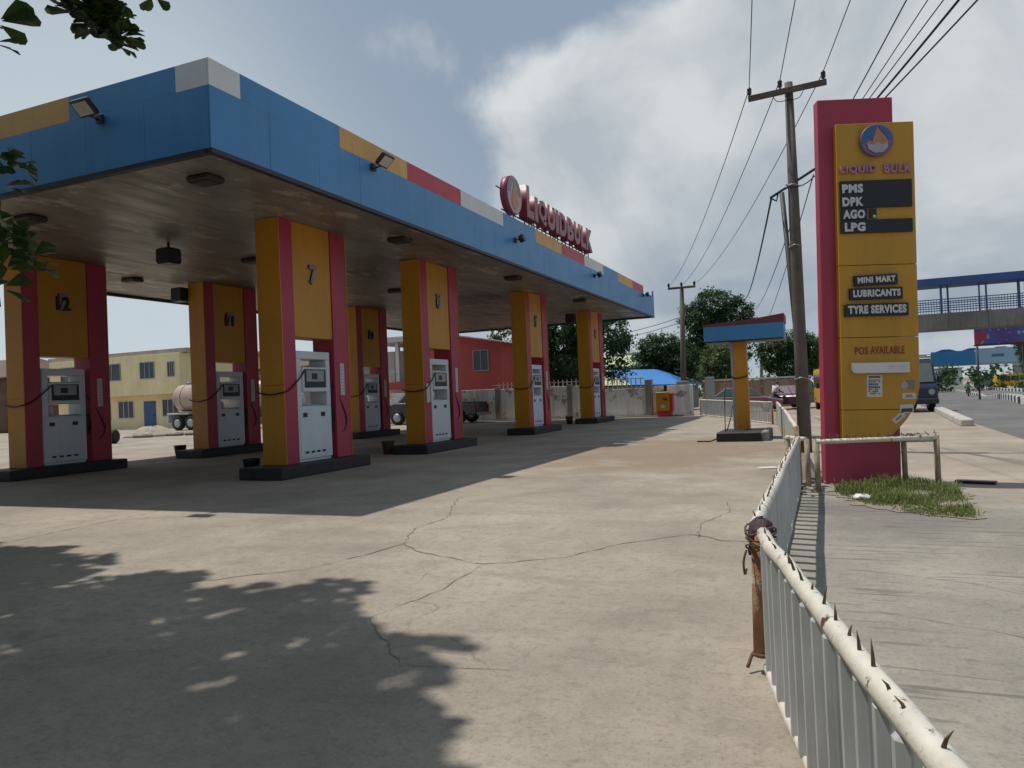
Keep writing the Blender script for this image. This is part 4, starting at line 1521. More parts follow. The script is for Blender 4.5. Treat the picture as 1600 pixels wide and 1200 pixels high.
# ------------------------------------------------------------------ trees
def crown(bm, blobs, n, leaf, rn, flat=.35):
    """leaf sprays gathered in clumps over the outer part of each blob, with gaps between the clumps"""
    wts = [b[3] * b[4] * b[5] for b in blobs]
    per = 26
    for ci in range(max(8, n // per)):
        bx = rn.choices(blobs, wts)[0]
        v = Vector((rn.gauss(0, 1), rn.gauss(0, 1), rn.gauss(0, 1))).normalized() * rn.uniform(.35, 1.0) ** .5
        cc_ = Vector((bx[0] + v.x * bx[3], bx[1] + v.y * bx[4], bx[2] + v.z * bx[5]))
        rad = rn.uniform(.9, 2.1) * leaf
        for i in range(per):
            w = Vector((rn.gauss(0, .5), rn.gauss(0, .5), rn.gauss(0, .36))) * rad
            c = cc_ + w
            k = rn.uniform(.5, 1.25) * leaf * .8
            up = (v * .5 + w.normalized() * .5 + Vector((rn.uniform(-1, 1), rn.uniform(-1, 1), rn.uniform(-.3, 1.3)))).normalized()
            a = up.cross(Vector((rn.uniform(-1, 1), rn.uniform(-1, 1), rn.uniform(-1, 1))))
            if a.length < 1e-3:
                continue
            a.normalize()
            b = up.cross(a)
            for q in range(2):
                an = rn.uniform(0, 6.28)
                d = a * math.cos(an) + b * math.sin(an)
                e = up.cross(d)
                p = [c, c + d * k * .5 + e * k * .28 + up * k * .08, c + d * k * 1.05, c + d * k * .5 - e * k * .28 + up * k * .08]
                bm.faces.new([bm.verts.new(x) for x in p])


def tree(name, label, x, y, blobs, trunk_h, n, leaf, m, seed, group='trees beyond the wall', tr=.22):
    rn = random.Random(seed)
    r_ = thing(name, label, 'tree', (x, y, gz(y)), 0, group)
    bm = bmesh.new()
    crown(bm, blobs, n, leaf, rn)
    me = bpy.data.meshes.new('crown')
    bm.to_mesh(me)
    bm.free()
    link('crown', me, m, r_)
    mb = MB()
    mb.tube([(0, 0, -.1), (.05, 0, trunk_h * .5), (0, .05, trunk_h), (.1, 0, trunk_h * 1.5)], [tr, tr * .8, tr * .65, tr * .3], 8)
    for b in blobs:
        mb.tube(spline([(0, 0, trunk_h * rn.uniform(.6, 1)), (b[0] * .5, b[1] * .5, (trunk_h + b[2]) / 2), (b[0] * .9, b[1] * .9, b[2])], 3), [tr * .5, tr * .45, tr * .4, tr * .3, tr * .2, tr * .15, tr * .1], 6)
    mb.build('trunk', M['bark'], r_)
    return r_


T_ = 'trees beyond the wall'
tree('leafy_tree', 'big dark tree filling the gap behind pillars 5 and 4', -16.2, 47.5,
     [(0, 0, 6.2, 3.0, 2.5, 2.4), (-3.2, .5, 5.2, 2.6, 2.2, 2.2), (2.6, 0, 5.2, 2.2, 2.2, 2.0), (.5, 0, 3.2, 2.6, 2, 1.2), (3.3, -.5, 3.2, 1.3, 1.6, 1.3), (-1.5, 0, 7.4, 2.2, 2, 1.6)], 2.6, 14000, .30, M['leaf1'], 21)
tree('leafy_tree', 'bright bushy tree right of the red house', -17.6, 53, [(0, 0, 3.2, 2.2, 2, 1.7), (-1.5, 0, 4.8, 2.4, 2, 2.4), (1.2, .3, 2.2, 1.8, 1.6, 1.2)], 1.5, 7500, .26, M['leaf3'], 22)
tree('leafy_tree', 'rounded dark tree left of the far pole', -11.3, 56, [(-.2, 0, 4.5, 1.7, 1.6, 1.35), (-1.2, 0, 3.4, 1.4, 1.5, 1.3), (1.1, 0, 3.7, 1.6, 1.6, 1.5), (0, 0, 2.6, 2.3, 1.6, 1.0)], 1.6, 10000, .25, M['leaf1'], 23)
tree('leafy_tree', 'tallest far tree, rising behind the kiosk roof', -7.8, 60, [(.1, 0, 8.2, 1.9, 1.7, 1.2), (-1.4, 0, 7.1, 1.5, 1.6, 1.2), (1.4, 0, 7.1, 1.6, 1.6, 1.2), (0, 0, 6.0, 2.4, 1.8, 1.2), (-1.2, 0, 4.6, 1.8, 1.6, 1.3), (.9, 0, 4.4, 1.8, 1.6, 1.4)], 3.2, 13000, .26, M['leaf1'], 24, tr=.2)
tree('leafy_tree', 'pale olive tree under the left end of the kiosk roof', -6.6, 52, [(0, 0, 3.3, 1.3, 1.2, 1.1), (-.7, 0, 2.3, 1.0, 1.0, .9), (.7, 0, 2.4, 1.1, 1.0, .9)], 1.2, 5500, .22, M['leaf3'], 25)
tree('leafy_tree', 'broad green tree between the kiosk pillar and the wooden pole', -2.4, 64, [(0, 0, 4.9, 1.7, 1.5, 1.2), (-1.4, 0, 4.2, 1.5, 1.5, 1.2), (1.4, 0, 4.3, 1.6, 1.5, 1.2), (0, 0, 3.1, 2.3, 1.5, 1.0)], 2.0, 10500, .26, M['leaf2'], 26)
tree('leafy_tree', 'dull green tree between the wooden pole and the pylon', .6, 74, [(0, 0, 5.0, 1.7, 1.5, 1.5), (-.8, 0, 3.8, 1.8, 1.5, 1.3), (1, 0, 3.6, 1.5, 1.5, 1.3)], 2.0, 8000, .28, M['leaf2'], 27)
tree('leafy_tree', 'small dark tree behind the blue shed', -9.2, 66, [(0, 0, 3.5, 2.4, 1.5, 1.8), (-1.5, 0, 4.6, 2, 1.5, 1.5)], 2.0, 8000, .28, M['leaf1'], 28)
tree('roadside_tree', 'green tree at the right edge beneath the billboard', 17.9, 84, [(0, 0, 5.0, 1.4, 1.3, 1.6), (.6, 0, 3.4, 1.5, 1.3, 1.3), (1.6, 0, 5.2, 1.3, 1.2, 1.2)], 1.8, 4000, .28, M['leaf2'], 29, 'trees by the road')
for i, (x, y, h, lb) in enumerate([(13.2, 150, 2.6, 'small tree far down the road, left of the motorbike'), (23.0, 185, 3.0, 'smallest tree far down the road, under the far banner'), (42, 185, 4.2, 'far tree behind the yellow minibus')]):
    tree('roadside_tree', lb, x, y, [(0, 0, h * .65, h * .5, h * .4, h * .4), (h * .4, 0, h * .5, h * .4, h * .35, h * .35), (-h * .5, 0, h * .45, h * .4, h * .4, h * .3)], h * .4, 1800, .34, M['leaf2'], 40 + i, 'trees by the road')
# low wooded mass along the horizon
bm = bmesh.new()
rn = random.Random(77)
bl = []
for q in range(46):
    x = -150 + q * 5.2
    bl.append((x, 150 + rn.uniform(-8, 8), gz(150) + rn.uniform(1.2, 2.6), 4.2, 4, rn.uniform(1.8, 3.4)))
crown(bm, bl, 9000, .95, rn)
me = bpy.data.meshes.new('far_wood')
bm.to_mesh(me)
bm.free()
struct(link('far_wood', me, M['leaf1']), 'stuff')

# shade tree over the camera's left: broad obovate leaves in rosettes
st = thing('shade_tree', 'broad leaved shade tree reaching in from the upper left with hanging leaf clusters', 'tree', (-6.6, .2, 0))
rn = random.Random(5)
V, F = [], []


def leaf(o, d, nrm, L, w_):
    d = d.normalized()
    s = d.cross(nrm)
    if s.length < 1e-4:
        return
    s.normalize()
    n = s.cross(d)
    i = len(V)
    fold = .10 * L
    droop = -.10 * L
    V.extend([o, o + d * L * .35 + s * w_ * .55 + n * fold * .5, o + d * L * .72 + s * w_ + n * (fold + droop * .3), o + d * L * .93 + s * w_ * .62 + n * droop * .6, o + d * L + n * droop,
              o + d * L * .93 - s * w_ * .62 + n * droop * .6, o + d * L * .72 - s * w_ + n * (fold + droop * .3), o + d * L * .35 - s * w_ * .55 + n * fold * .5, o + d * L * .6 + n * droop * .1])
    for a, b in ((0, 1), (1, 2), (2, 3), (3, 4), (4, 5), (5, 6), (6, 7), (7, 0)):
        F.append((i + a, i + b, i + 8))


def rosette(c, axis, n, L):
    axis = axis.normalized()
    a = axis.orthogonal().normalized()
    b = axis.cross(a)
    for q in range(n):
        an = q * 2.4 + rn.uniform(-.3, .3)
        tl = rn.uniform(-.35, .75)
        d = (a * math.cos(an) + b * math.sin(an)) + axis * tl
        k = L * rn.uniform(.6, 1.1)
        leaf(c + d.normalized() * .03, d, axis + Vector((rn.uniform(-.4, .4), rn.uniform(-.4, .4), 0)), k, k * rn.uniform(.30, .38))


ORG = Vector((-6.6, .2, 0))
twigs = MB()
CR = Matrix(((0.92002506, 0.38953547, -0.04261458), (0.04526362, 0.00238005, 0.99897224), (-0.38923655, 0.92100839, 0.01544208)))


def seen(p):
    """would a leaf spray here reach into the photograph?  (the crown keeps above and left of the picture)"""
    q = CR @ (Vector(p) - Vector((0, 0, 1.45)))
    if q.z < .3:
        return False
    m = 1.12
    return abs(q.x / q.z) < .689 * m and abs(q.y / q.z) < .517 * m


# crown volume: its shadow reaches the right of the near forecourt
edge = [(-14, 5.6), (-10.2, 5.7), (-8.6, 5.55), (-7.7, 4.95), (-6.4, 5.05), (-5.4, 4.9), (-5.25, 4.5), (-4.85, 4.05), (-4.45, 3.55), (-3.95, 3.0), (-3.2, 2.5), (-2.7, 1.6), (-3.2, .2), (-3.6, -3), (-6, -7), (-19, -7), (-19, 4.5)]


def inside(x, y):
    c = False
    j = len(edge) - 1
    for i in range(len(edge)):
        xi, yi = edge[i]
        xj, yj = edge[j]
        if (yi > y) != (yj > y) and x < (xj - xi) * (y - yi) / (yj - yi) + xi:
            c = not c
        j = i
    return c


cnt = 0
tries = 0
while cnt < 3300 and tries < 200000:
    tries += 1
    if cnt < 1800:
        x, y = rn.uniform(-13.5, -2.6), rn.uniform(-1.5, 5.8)
    else:
        x, y = rn.uniform(-20, -2.6), rn.uniform(-7.5, 5.8)
    z = rn.uniform(4.4, 7.6)
    dz = z - 5.6
    # shadow falls at +.4 z in x and -.08 z in y relative to z = 5.6
    px, py = x + .40 * dz, y - .08 * dz
    if not inside(px + .22 * math.sin(4.1 * py + 1) + .16 * math.sin(9.3 * py), py + .24 * math.sin(3.4 * px) + .18 * math.sin(8.1 * px + 2) - .12):
        continue
    if seen((x, y, z)) or seen((x, y, z - .25)):
        continue
    if rn.random() < .80 and math.sin((x + .4 * dz) * 3.1 + 1.3 * math.sin(y * 1.7)) + math.sin((y - .08 * dz) * 4.2 + x) > 1.5:
        continue
    rosette(Vector((x, y, z)), Vector((rn.uniform(-.5, .5), rn.uniform(-.5, .5), 1)), rn.randint(9, 13), .28 if y > 1 and x > -13 else .46)
    cnt += 1
# hanging sprays that enter the picture at the upper left and left edge
hang = [(-4.39, 3.50, 4.06, .15, 14), (-4.32, 3.62, 4.00, .14, 13), (-4.46, 3.41, 4.10, .16, 13), (-4.33, 3.53, 4.17, .15, 15), (-4.40, 3.46, 4.20, .15, 13), (-4.36, 3.58, 4.11, .14, 12), (-4.30, 3.55, 4.10, .13, 11), (-4.28, 3.60, 3.96, .12, 9), (-4.47, 3.44, 4.20, .14, 9),
        (-4.33, 2.80, 3.74, .20, 6), (-4.36, 2.79, 3.62, .13, 5), (-4.24, 3.84, 4.37, .12, 7),
        (-4.07, 2.62, 2.86, .13, 11), (-4.02, 2.67, 2.82, .12, 9), (-4.08, 2.63, 2.70, .14, 10), (-3.99, 2.70, 2.80, .10, 6),
        (-3.80, 2.50, 2.30, .14, 12), (-3.82, 2.46, 2.44, .15, 11), (-3.84, 2.48, 2.20, .16, 11), (-3.75, 2.56, 2.27, .12, 8), (-3.72, 2.57, 2.23, .11, 7), (-3.88, 2.48, 2.34, .16, 10), (-3.9, 2.5, 2.12, .15, 8)]
hang += [(x + rn.uniform(-.08, .08), y + rn.uniform(-.04, .04), z + rn.uniform(-.05, .07), L, n) for x, y, z, L, n in hang[:9]]
for x, y, z, L, n in hang:
    rosette(Vector((x, y, z)), Vector((rn.uniform(-.4, .4), rn.uniform(-.4, .4), .6)), n, L)
me = bpy.data.meshes.new('crown')
me.from_pydata([tuple(v - ORG) for v in V], [], F)
link('crown', me, M['leafnear'], st)
mb = MB()
mb.tube(spline([(0, 0, -.1), (.1, .05, 1.5), (0, .1, 3), (.2, .2, 4.6)], 4), [.24, .235, .23, .225, .22, .21, .2, .195, .19, .18, .17, .16, .15], 10)
mb.build('trunk', M['bark'], st)
mb = MB()


def limb(ctrl, r0, r1):
    p = spline([Vector(c) - ORG for c in ctrl], 4)
    mb.tube(p, [r0 + (r1 - r0) * i / (len(p) - 1) for i in range(len(p))], 6)


limb([(-6.5, .3, 4.2), (-5.9, 1.4, 5.2), (-5.2, 2.6, 5.3), (-4.6, 3.3, 4.6), (-4.4, 3.48, 4.1)], .09, .008)
limb([(-6.5, .3, 3.8), (-5.8, 1.2, 4.2), (-5.0, 2.0, 4.0), (-4.5, 2.5, 3.4), (-4.05, 2.64, 2.8)], .07, .006)
limb([(-6.5, .3, 3.4), (-5.6, 1.2, 3.4), (-4.6, 2.1, 2.9), (-3.85, 2.47, 2.3)], .06, .006)
limb([(-5.2, 2.0, 4.1), (-4.7, 2.5, 4.0), (-4.3, 2.82, 3.7)], .03, .005)
limb([(-5.2, 2.6, 5.3), (-4.6, 3.4, 4.9), (-4.25, 3.83, 4.4)], .03, .005)
for q in range(14):
    an = rn.uniform(0, 6.28)
    e = Vector((-7.6 + 3.4 * math.cos(an), 1.3 + 3.2 * math.sin(an), rn.uniform(5.4, 7)))
    limb([(-6.5, .3, rn.uniform(3.6, 4.6)), (-6.6 + (e.x + 6.6) * .5, .3 + (e.y - .3) * .5, 5.0), e], .08, .02)
mb.build('limbs', M['bark'], st)

for i, (x, y, lb) in enumerate([(-13, -7, 'unseen tree added behind the camera to block sky light, nearest the shade tree'), (-22, -5, 'unseen tree added behind the camera to block sky light, middle of the row'), (-31, -2, 'unseen tree added behind the camera to block sky light, farthest left')]):  # unseen trees, added as occluders to darken the pillars and fascia
    tree('leafy_tree', lb, x, y, [(0, 0, 7, 4, 3.6, 2.6), (-3, .5, 5, 2.8, 2.6, 2.2), (3, -.5, 5, 2.8, 2.6, 2.2), (0, 0, 3.2, 3.2, 2.4, 1.6)], 3.0, 3800, .75, M['leaf1'], 60 + i, 'unseen trees added to block sky light', .3)
house('unseen grey house added behind the camera to block sky light', -34, -1, -22, -13, 7.5, M['greywall'], M['roofgrey'])  # out-of-view block added behind the trees to cut low sky light
# ------------------------------------------------------------------ grass, litter, drain
gpoly = [(.02, 11.2), (.10, 10.35), (.32, 9.75), (.66, 9.12), (1.0, 8.9), (1.34, 8.8), (1.42, 9.6), (1.46, 10.6), (1.3, 11.4), (1.0, 11.75)]
V, F = [], []
rn = random.Random(31)


def in_poly(x, y, E_):
    c = False
    j = len(E_) - 1
    for i in range(len(E_)):
        if (E_[i][1] > y) != (E_[j][1] > y) and x < (E_[j][0] - E_[i][0]) * (y - E_[i][1]) / (E_[j][1] - E_[i][1]) + E_[i][0]:
            c = not c
        j = i
    return c


n = 0
while n < 6500:
    x, y = rn.uniform(-.05, 1.65), rn.uniform(8.7, 11.8)
    if not in_poly(x, y, gpoly):
        if rn.random() > .03 or not in_poly(x * .93 + .05, y * .95 + .55, gpoly):
            continue
    if math.sin(x * 7.3 + y * 2.1) + math.sin(y * 6.1 - x * 3.3) + rn.uniform(-1.2, 1.2) < -.75:
        continue
    n += 1
    tall = .35 + .9 * max(0, math.sin(x * 5.1 + 1) * math.sin(y * 4.3)) + .42 * max(0, y - 9.2)
    h = rn.uniform(.025, .085) * tall * rn.choice((.7, 1, 1, 1.3))
    an = rn.uniform(0, 6.28)
    w_ = rn.uniform(.004, .009)
    ln = rn.uniform(.2, .9) * h
    dx, dy = math.cos(an), math.sin(an)
    i = len(V)
    V += [(x - dy * w_, y + dx * w_, -.01), (x + dy * w_, y - dx * w_, -.01), (x + dx * ln * .45 + dy * w_ * .8, y + dy * ln * .45 - dx * w_ * .8, h * .7), (x + dx * ln * .45 - dy * w_ * .8, y + dy * ln * .45 + dx * w_ * .8, h * .7), (x + dx * ln, y + dy * ln, h)]
    F += [(i, i + 1, i + 2, i + 3), (i + 3, i + 2, i + 4)]
me = bpy.data.meshes.new('grass')
me.from_pydata(V, [], F)
struct(link('grass', me, M['grass']), 'stuff')
bm = bmesh.new()
cen = (.78, 10.3)
ring = []
for k in range(60):
    an = k / 60 * 2 * math.pi
    r_ = 0
    while in_poly(cen[0] + r_ * math.cos(an), cen[1] + r_ * math.sin(an), gpoly):
        r_ += .02
    r_ += .06 + rn.uniform(-.05, .10) + .06 * math.sin(5 * an)
    ring.append(bm.verts.new((cen[0] + r_ * math.cos(an), cen[1] + r_ * math.sin(an), .003)))
bm.faces.new(ring)
me = bpy.data.meshes.new('soil_patch')
bm.to_mesh(me)
bm.free()
struct(link('soil_patch', me, mat('damp_soil', (.255, .222, .172), .95, .3, 9, bump=.6, bs=30, fine=.5, fs=50)))
bg_ = MB()
bg_.lathe([(.02, 0), (.08, .01), (.10, .04), (.07, .07), (.03, .08)], 12)
for v in bg_.bm.verts:
    v.co.x *= 1.1
    v.co.z *= .7
    v.co += Vector((rn.uniform(-.025, .025), rn.uniform(-.02, .02), rn.uniform(-.005, .02)))
tag(bg_.build('plastic_bag', M['bag'], loc=(.33, 10.0, .0)), 'crumpled white plastic bag at the edge of the grass', 'plastic bag')
tag(MB().box(-.24, .24, -.07, .07, 0, .035, .008).build('concrete_slab', M['dark'], loc=(1.8, 11.7, .0), rotz=-.35), 'dark raised slab lying on the dusty pavement right of the pylon', 'slab')
mb = MB()
for q in range(26):
    a = rn.uniform(0, 6.28)
    s = rn.uniform(.02, .06)
    T = Matrix.Translation((-.25 + rn.gauss(0, .16), 11.2 + rn.gauss(0, .5), .01)) @ Matrix.Rotation(a, 4, 'Z')
    mb.box(-s, s, -s * .6, s * .6, 0, s * .7, s * .2, M=T)
struct(mb.build('rubble', M['concrete']), 'stuff')
# broken kerb beam at the road's edge
tag(MB().box(-.17, .17, -5.5, 5.5, -.02, .20, .03).build('kerb_beam', mat('pale_concrete', (.48, .45, .40), .9, .2, 2, streak=.2), loc=(4.02, 30.5, 0), rotz=R(-3.2)), 'pale broken kerb beam lying along the edge of the road', 'kerb')


# ------------------------------------------------------------------ vehicles
def wheel(parent, x, y, r, w_=.2):
    T = Matrix.Translation((x, y, r)) @ Matrix.Rotation(R(90), 4, 'X')
    t_ = MB().lathe([(r * .62, -w_ / 2), (r * .92, -w_ / 2), (r, -w_ * .32), (r, w_ * .32), (r * .92, w_ / 2), (r * .62, w_ / 2)], 20, T).build('wheel', M['tyre'], parent)
    MB().lathe([(r * .2, -w_ * .56), (r * .6, -w_ * .51), (r * .6, w_ * .51), (r * .2, w_ * .56)], 16, T).build('rim', M['rim'], t_)
    return t_


# pickup facing left
pk = thing('pickup_truck', 'dark grey pickup truck parked along the grimy wall, nose to the left', 'pickup truck', (-21.0, 38.1, 0), R(180))
mb = MB()
mb.prism([(3.05, .45), (3.1, .85), (2.95, 1.1), (2.1, 1.28), (1.0, 1.28), (-.45, 1.22), (-3.0, 1.2), (-3.05, .5), (-2.3, .42), (-1.6, .42), (1.4, .42), (2.4, .42)], -.88, .88, 'y', bev=.05)
mb.build('body', M['carpaint'], pk)
mb = MB()
mb.prism([(2.15, 1.26), (1.5, 1.80), (-.1, 1.86), (-.62, 1.76), (-.82, 1.2)], -.74, .74, 'y', bev=.05)
cb = mb.build('cab', M['carpaint'], pk)
mb = MB()
for s in (-1, 1):
    mb.prism([(1.9, 1.32), (1.42, 1.74), (.45, 1.78), (.45, 1.3)], s * .745 - .004, s * .745 + .004, 'y')
    mb.prism([(.35, 1.28), (.35, 1.78), (-.5, 1.72), (-.7, 1.26)], s * .745 - .004, s * .745 + .004, 'y')
split_build(mb, 'side_window', M['glass'], cb)
MB().box(-.01, .01, -.66, .66, -.36, .36, M=Matrix.Translation((1.85, 0, 1.54)) @ Matrix.Rotation(R(-50), 4, 'Y')).build('windscreen', M['glass'], cb)
MB().prism([(2.12, 1.30), (2.92, 1.13), (3.02, 1.03), (2.12, 1.2)], -.80, .80, 'y', bev=.02).build('bonnet', mat('grey_bonnet', (.10, .105, .11), .22, .1, 3, spec=.6), pk)
MB().box(3.06, 3.18, -.86, .86, .40, .66, .04).build('bumper', M['dark'], pk)
MB().box(-3.16, -3.06, -.86, .86, .42, .60, .03).build('bumper', M['metal'], pk)
for s in (-1, 1):
    MB().box(2.86, 3.06, s * .66 - .14, s * .66 + .14, .74, .90, .03).build('headlight', M['lcd'], pk)
    MB().box(-3.07, -3.0, s * .76 - .07, s * .76 + .07, .80, 1.1, .02).build('tail_light', M['red'], pk)
for x in (2.05, -1.95):
    for s in (-1, 1):
        wheel(pk, x, s * .82, .43, .26)

# tanker lorry behind the rear pillars
tk = thing('tanker_lorry', 'dusty pinkish tanker lorry parked before the yellow house', 'tanker', (-38.2, 39.5, 0))
T = Matrix.Translation((0, 0, 2.25)) @ Matrix.Rotation(R(90), 4, 'Y')
MB().lathe([(.35, -4.1), (.80, -4.0), (.95, -3.8), (.95, 3.6), (.8, 3.8), (.3, 3.9)], 24, T).build('tank', M['tank'], tk)
mb = MB()
for x in (-3.2, -1, 1.2, 3):
    mb.lathe([(.965, -.03), (.965, .03)], 24, Matrix.Translation((x, 0, 2.25)) @ Matrix.Rotation(R(90), 4, 'Y'))
mb.build('bands', M['rust'], tk)
mb = MB()
mb.tube([(-3.2, 0, 3.15), (-3.2, 0, 3.35)], .25, 12)
mb.tube([(.5, 0, 3.15), (.5, 0, 3.35)], .25, 12)
mb.build('hatch', M['metal'], tk)
MB().box(-4.0, 5.2, -.45, .45, .75, 1.25, .03).build('chassis', M['dark'], tk)
MB().box(-4.4, -2.4, -1.0, 1.0, 1.10, 1.22, .02).build('mudguard', M['whitewall'], tk)
MB().box(-4.4, -4.28, -1.0, 1.0, .55, 1.09, .02).build('rear_panel', M['whitewall'], tk)
MB().box(4.1, 5.9, -1.1, 1.1, .7, 2.9, .08).build('cab', M['whitewall'], tk)
for x in (-3.4, -2.2, 1.0, 5.0):
    for s in (-1, 1):
        wheel(tk, x, s * .9, .5, .3)

# heap and wheeled extinguisher on the left
hp = MB()
prof = [(1.6, 0), (1.3, .14), (.9, .34), (.5, .5), (.15, .56)]
hp.lathe(prof, 22)
for v in hp.bm.verts:
    if v.co.z > .02:
        v.co += Vector((rn.uniform(-.09, .09), rn.uniform(-.09, .09), rn.uniform(-.05, .07)))
tag(hp.build('sand_heap', M['sand'], loc=(-35.6, 31.2, 0)), 'small grey sand heap on the forecourt before the yellow house', 'heap')
bgp = []
for i, (dx, dy, lb) in enumerate(((.9, -1.5, 'flat dusty sack in front of the sand heap'), (1.9, -.2, 'dusty sack right of the sand heap'), (2.9, .2, 'dusty sack farthest right of the sand heap'))):
    b_ = MB().box(-.5, .5, -.3, .3, 0, .22, .09)
    tag(b_.build('sandbag', M['sand'], loc=(-35.6 + dx, 31.2 + dy, 0), rotz=rn.uniform(-.4, .4)), lb, 'sack', 'sacks by the sand heap')
fx = thing('wheeled_extinguisher', 'wheeled red fire extinguisher showing one black wheel past the left pillar', 'fire extinguisher', (-30.7, 24.7, 0))
MB().tube([(-.75, 0, .3), (-.75, 0, 1.15), (-.75, 0, 1.25)], [.2, .2, .1], 12).build('cylinder', M['red'], fx)
MB().tube([(-.75, 0, .33), (.05, 0, .33)], .03, 6).build('axle', M['red'], fx)
T = Matrix.Translation((0, 0, .33)) @ Matrix.Rotation(R(20), 4, 'Z') @ Matrix.Rotation(R(90), 4, 'Y')
MB().lathe([(.16, -.12), (.29, -.12), (.33, -.07), (.33, .07), (.29, .12), (.16, .12)], 18, T).build('wheel', M['tyre'], fx)
MB().lathe([(.16, -.12), (.29, -.12), (.33, -.07), (.33, .07), (.29, .12), (.16, .12)], 18, Matrix.Translation((-1.5, 0, 0)) @ T).build('wheel', M['tyre'], fx)


def sedan(label, x, y, rz, paint, glassm, name='parked_car'):
    r_ = thing(name, label, 'car', (x, y, gz(y)), rz)
    MB().prism([(2.1, .3), (2.15, .62), (1.2, .82), (-1.5, .86), (-2.1, .78), (-2.1, .3)], -.8, .8, 'y', bev=.05).build('body', paint, r_)
    cb = MB().prism([(1.15, .82), (.5, 1.32), (-.8, 1.36), (-1.5, .86)], -.68, .68, 'y', bev=.04).build('roof', paint, r_)
    mb = MB()
    for s in (-1, 1):
        mb.prism([(.95, .86), (.46, 1.26), (-.75, 1.29), (-1.3, .88)], s * .685 - .004, s * .685 + .004, 'y')
    split_build(mb, 'side_window', glassm, cb)
    MB().box(-.008, .008, -.62, .62, -.36, .36, M=Matrix.Translation((.86, 0, 1.08)) @ Matrix.Rotation(R(-53), 4, 'Y')).build('windscreen', glassm, cb)
    for xx in (1.3, -1.3):
        for s in (-1, 1):
            wheel(r_, xx, s * .74, .3, .2)
    for s in (-1, 1):
        MB().box(2.06, 2.16, s * .6 - .14, s * .6 + .14, .5, .64, .02).build('headlight', M['lcd'], r_)
    return r_


sedan('dull maroon car with a greenish windscreen behind the picket fence', -4.4, 43.2, R(5), M['carpink'], M['greenglass'])
sedan('dark purple car parked right of the maroon one, beyond the fence bend', -1.6, 46.5, R(70), M['purple'], M['glass'])
sedan('small white car far down the road', 17.0, 150, R(-80), M['whitewall'], M['glass'], 'far_car')


def minibus(label, x, y, rz, paint, name='minibus', sc=1.0, roofm=None, rack=False):
    r_ = thing(name, label, 'minibus', (x, y, gz(y)), rz)
    r_.scale = (sc,) * 3
    MB().prism([(2.2, .35), (2.25, 1.0), (2.05, 1.12), (1.75, 2.02), (1.5, 2.1), (-2.2, 2.1), (-2.25, .35)], -.85, .85, 'y', bev=.06).build('body', paint, r_)
    MB().box(-.01, .01, -.74, .74, -.40, .40, M=Matrix.Translation((1.935, 0, 1.57)) @ Matrix.Rotation(R(-18.5), 4, 'Y')).build('windscreen', M['screen'], r_)
    mb = MB()
    for s in (-1, 1):
        for a, b in ((.75, 1.5), (-.4, .65), (-1.9, -.5)):
            mb.box(a, b, s * .853 - .005, s * .853 + .005, 1.2, 1.85)
    split_build(mb, 'side_window', M['glass'], r_)
    MB().box(-2.2, 1.55, -.82, .82, 2.101, 2.16, .02).build('roof', roofm or paint, r_)
    MB().box(2.2, 2.34, -.84, .84, .32, .55, .04).build('bumper', M['dark'], r_)
    for s in (-1, 1):
        MB().lathe([(.11, 0), (.12, .03)], 12, Matrix.Translation((2.24, s * .6, .8)) @ Matrix.Rotation(R(90), 4, 'Y')).build('headlight', M['lcd'], r_)
        MB().box(1.75, 1.95, s * 1.02 - .08, s * 1.02 + .08, 1.15, 1.45, .03).build('mirror', M['dark'], r_)
    for xx in (1.45, -1.35):
        for s in (-1, 1):
            wheel(r_, xx, s * .76, .33, .2)
    if rack:
        mb = MB()
        for q in range(6):
            mb.box(-2.1 + q * .62, -2.05 + q * .62, -.8, .8, 2.161, 2.30)
        for s in (-.8, 0, .8):
            mb.tube([(-2.2, s, 2.32), (1.6, s, 2.24)], .025, 5)
        mb.build('roof_rack', M['metal'], r_)
    return r_


minibus('dark blue minibus with a roof rack parked nose first right of the pylon', 3.12, 38.2, R(-82), M['navy'], sc=1.07, roofm=M['whitewall'], rack=True)
minibus('yellow minibus half hidden between the wooden pole and the pylon', .42, 42.5, R(-84), M['yellowcar'], sc=1.0)
minibus('yellow minibus far down the road on the other carriageway', 31.0, 160, R(15), M['yellowcar'], 'far_minibus', 1.22)
minibus('dark blue minibus far down the road beside the yellow one', 27.6, 163, R(-75), mat('blue_bus_paint', (.03, .06, .16), .4, .1, 2), 'far_minibus', 1.15)


# ------------------------------------------------------------------ people
def figure(name, joints, edges_, m, parent=None):
    """one continuous skinned body: joints (x,y,z,r)"""
    me = bpy.data.meshes.new(name)
    me.from_pydata([j[:3] for j in joints], edges_, [])
    o = bpy.data.objects.new(name, me)
    col.objects.link(o)
    o.modifiers.new('skin', 'SKIN')
    for v, j in zip(me.skin_vertices[0].data, joints):
        v.radius = (j[3], j[3])
    me.skin_vertices[0].data[0].use_root = True
    o.modifiers.new('sub', 'SUBSURF').levels = 1
    dg = bpy.context.evaluated_depsgraph_get()
    me2 = bpy.data.meshes.new_from_object(o.evaluated_get(dg))
    bpy.data.objects.remove(o)
    bpy.data.meshes.remove(me)
    me2.name = name
    for p in me2.polygons:
        p.use_smooth = True
    return link(name, me2, m, parent)


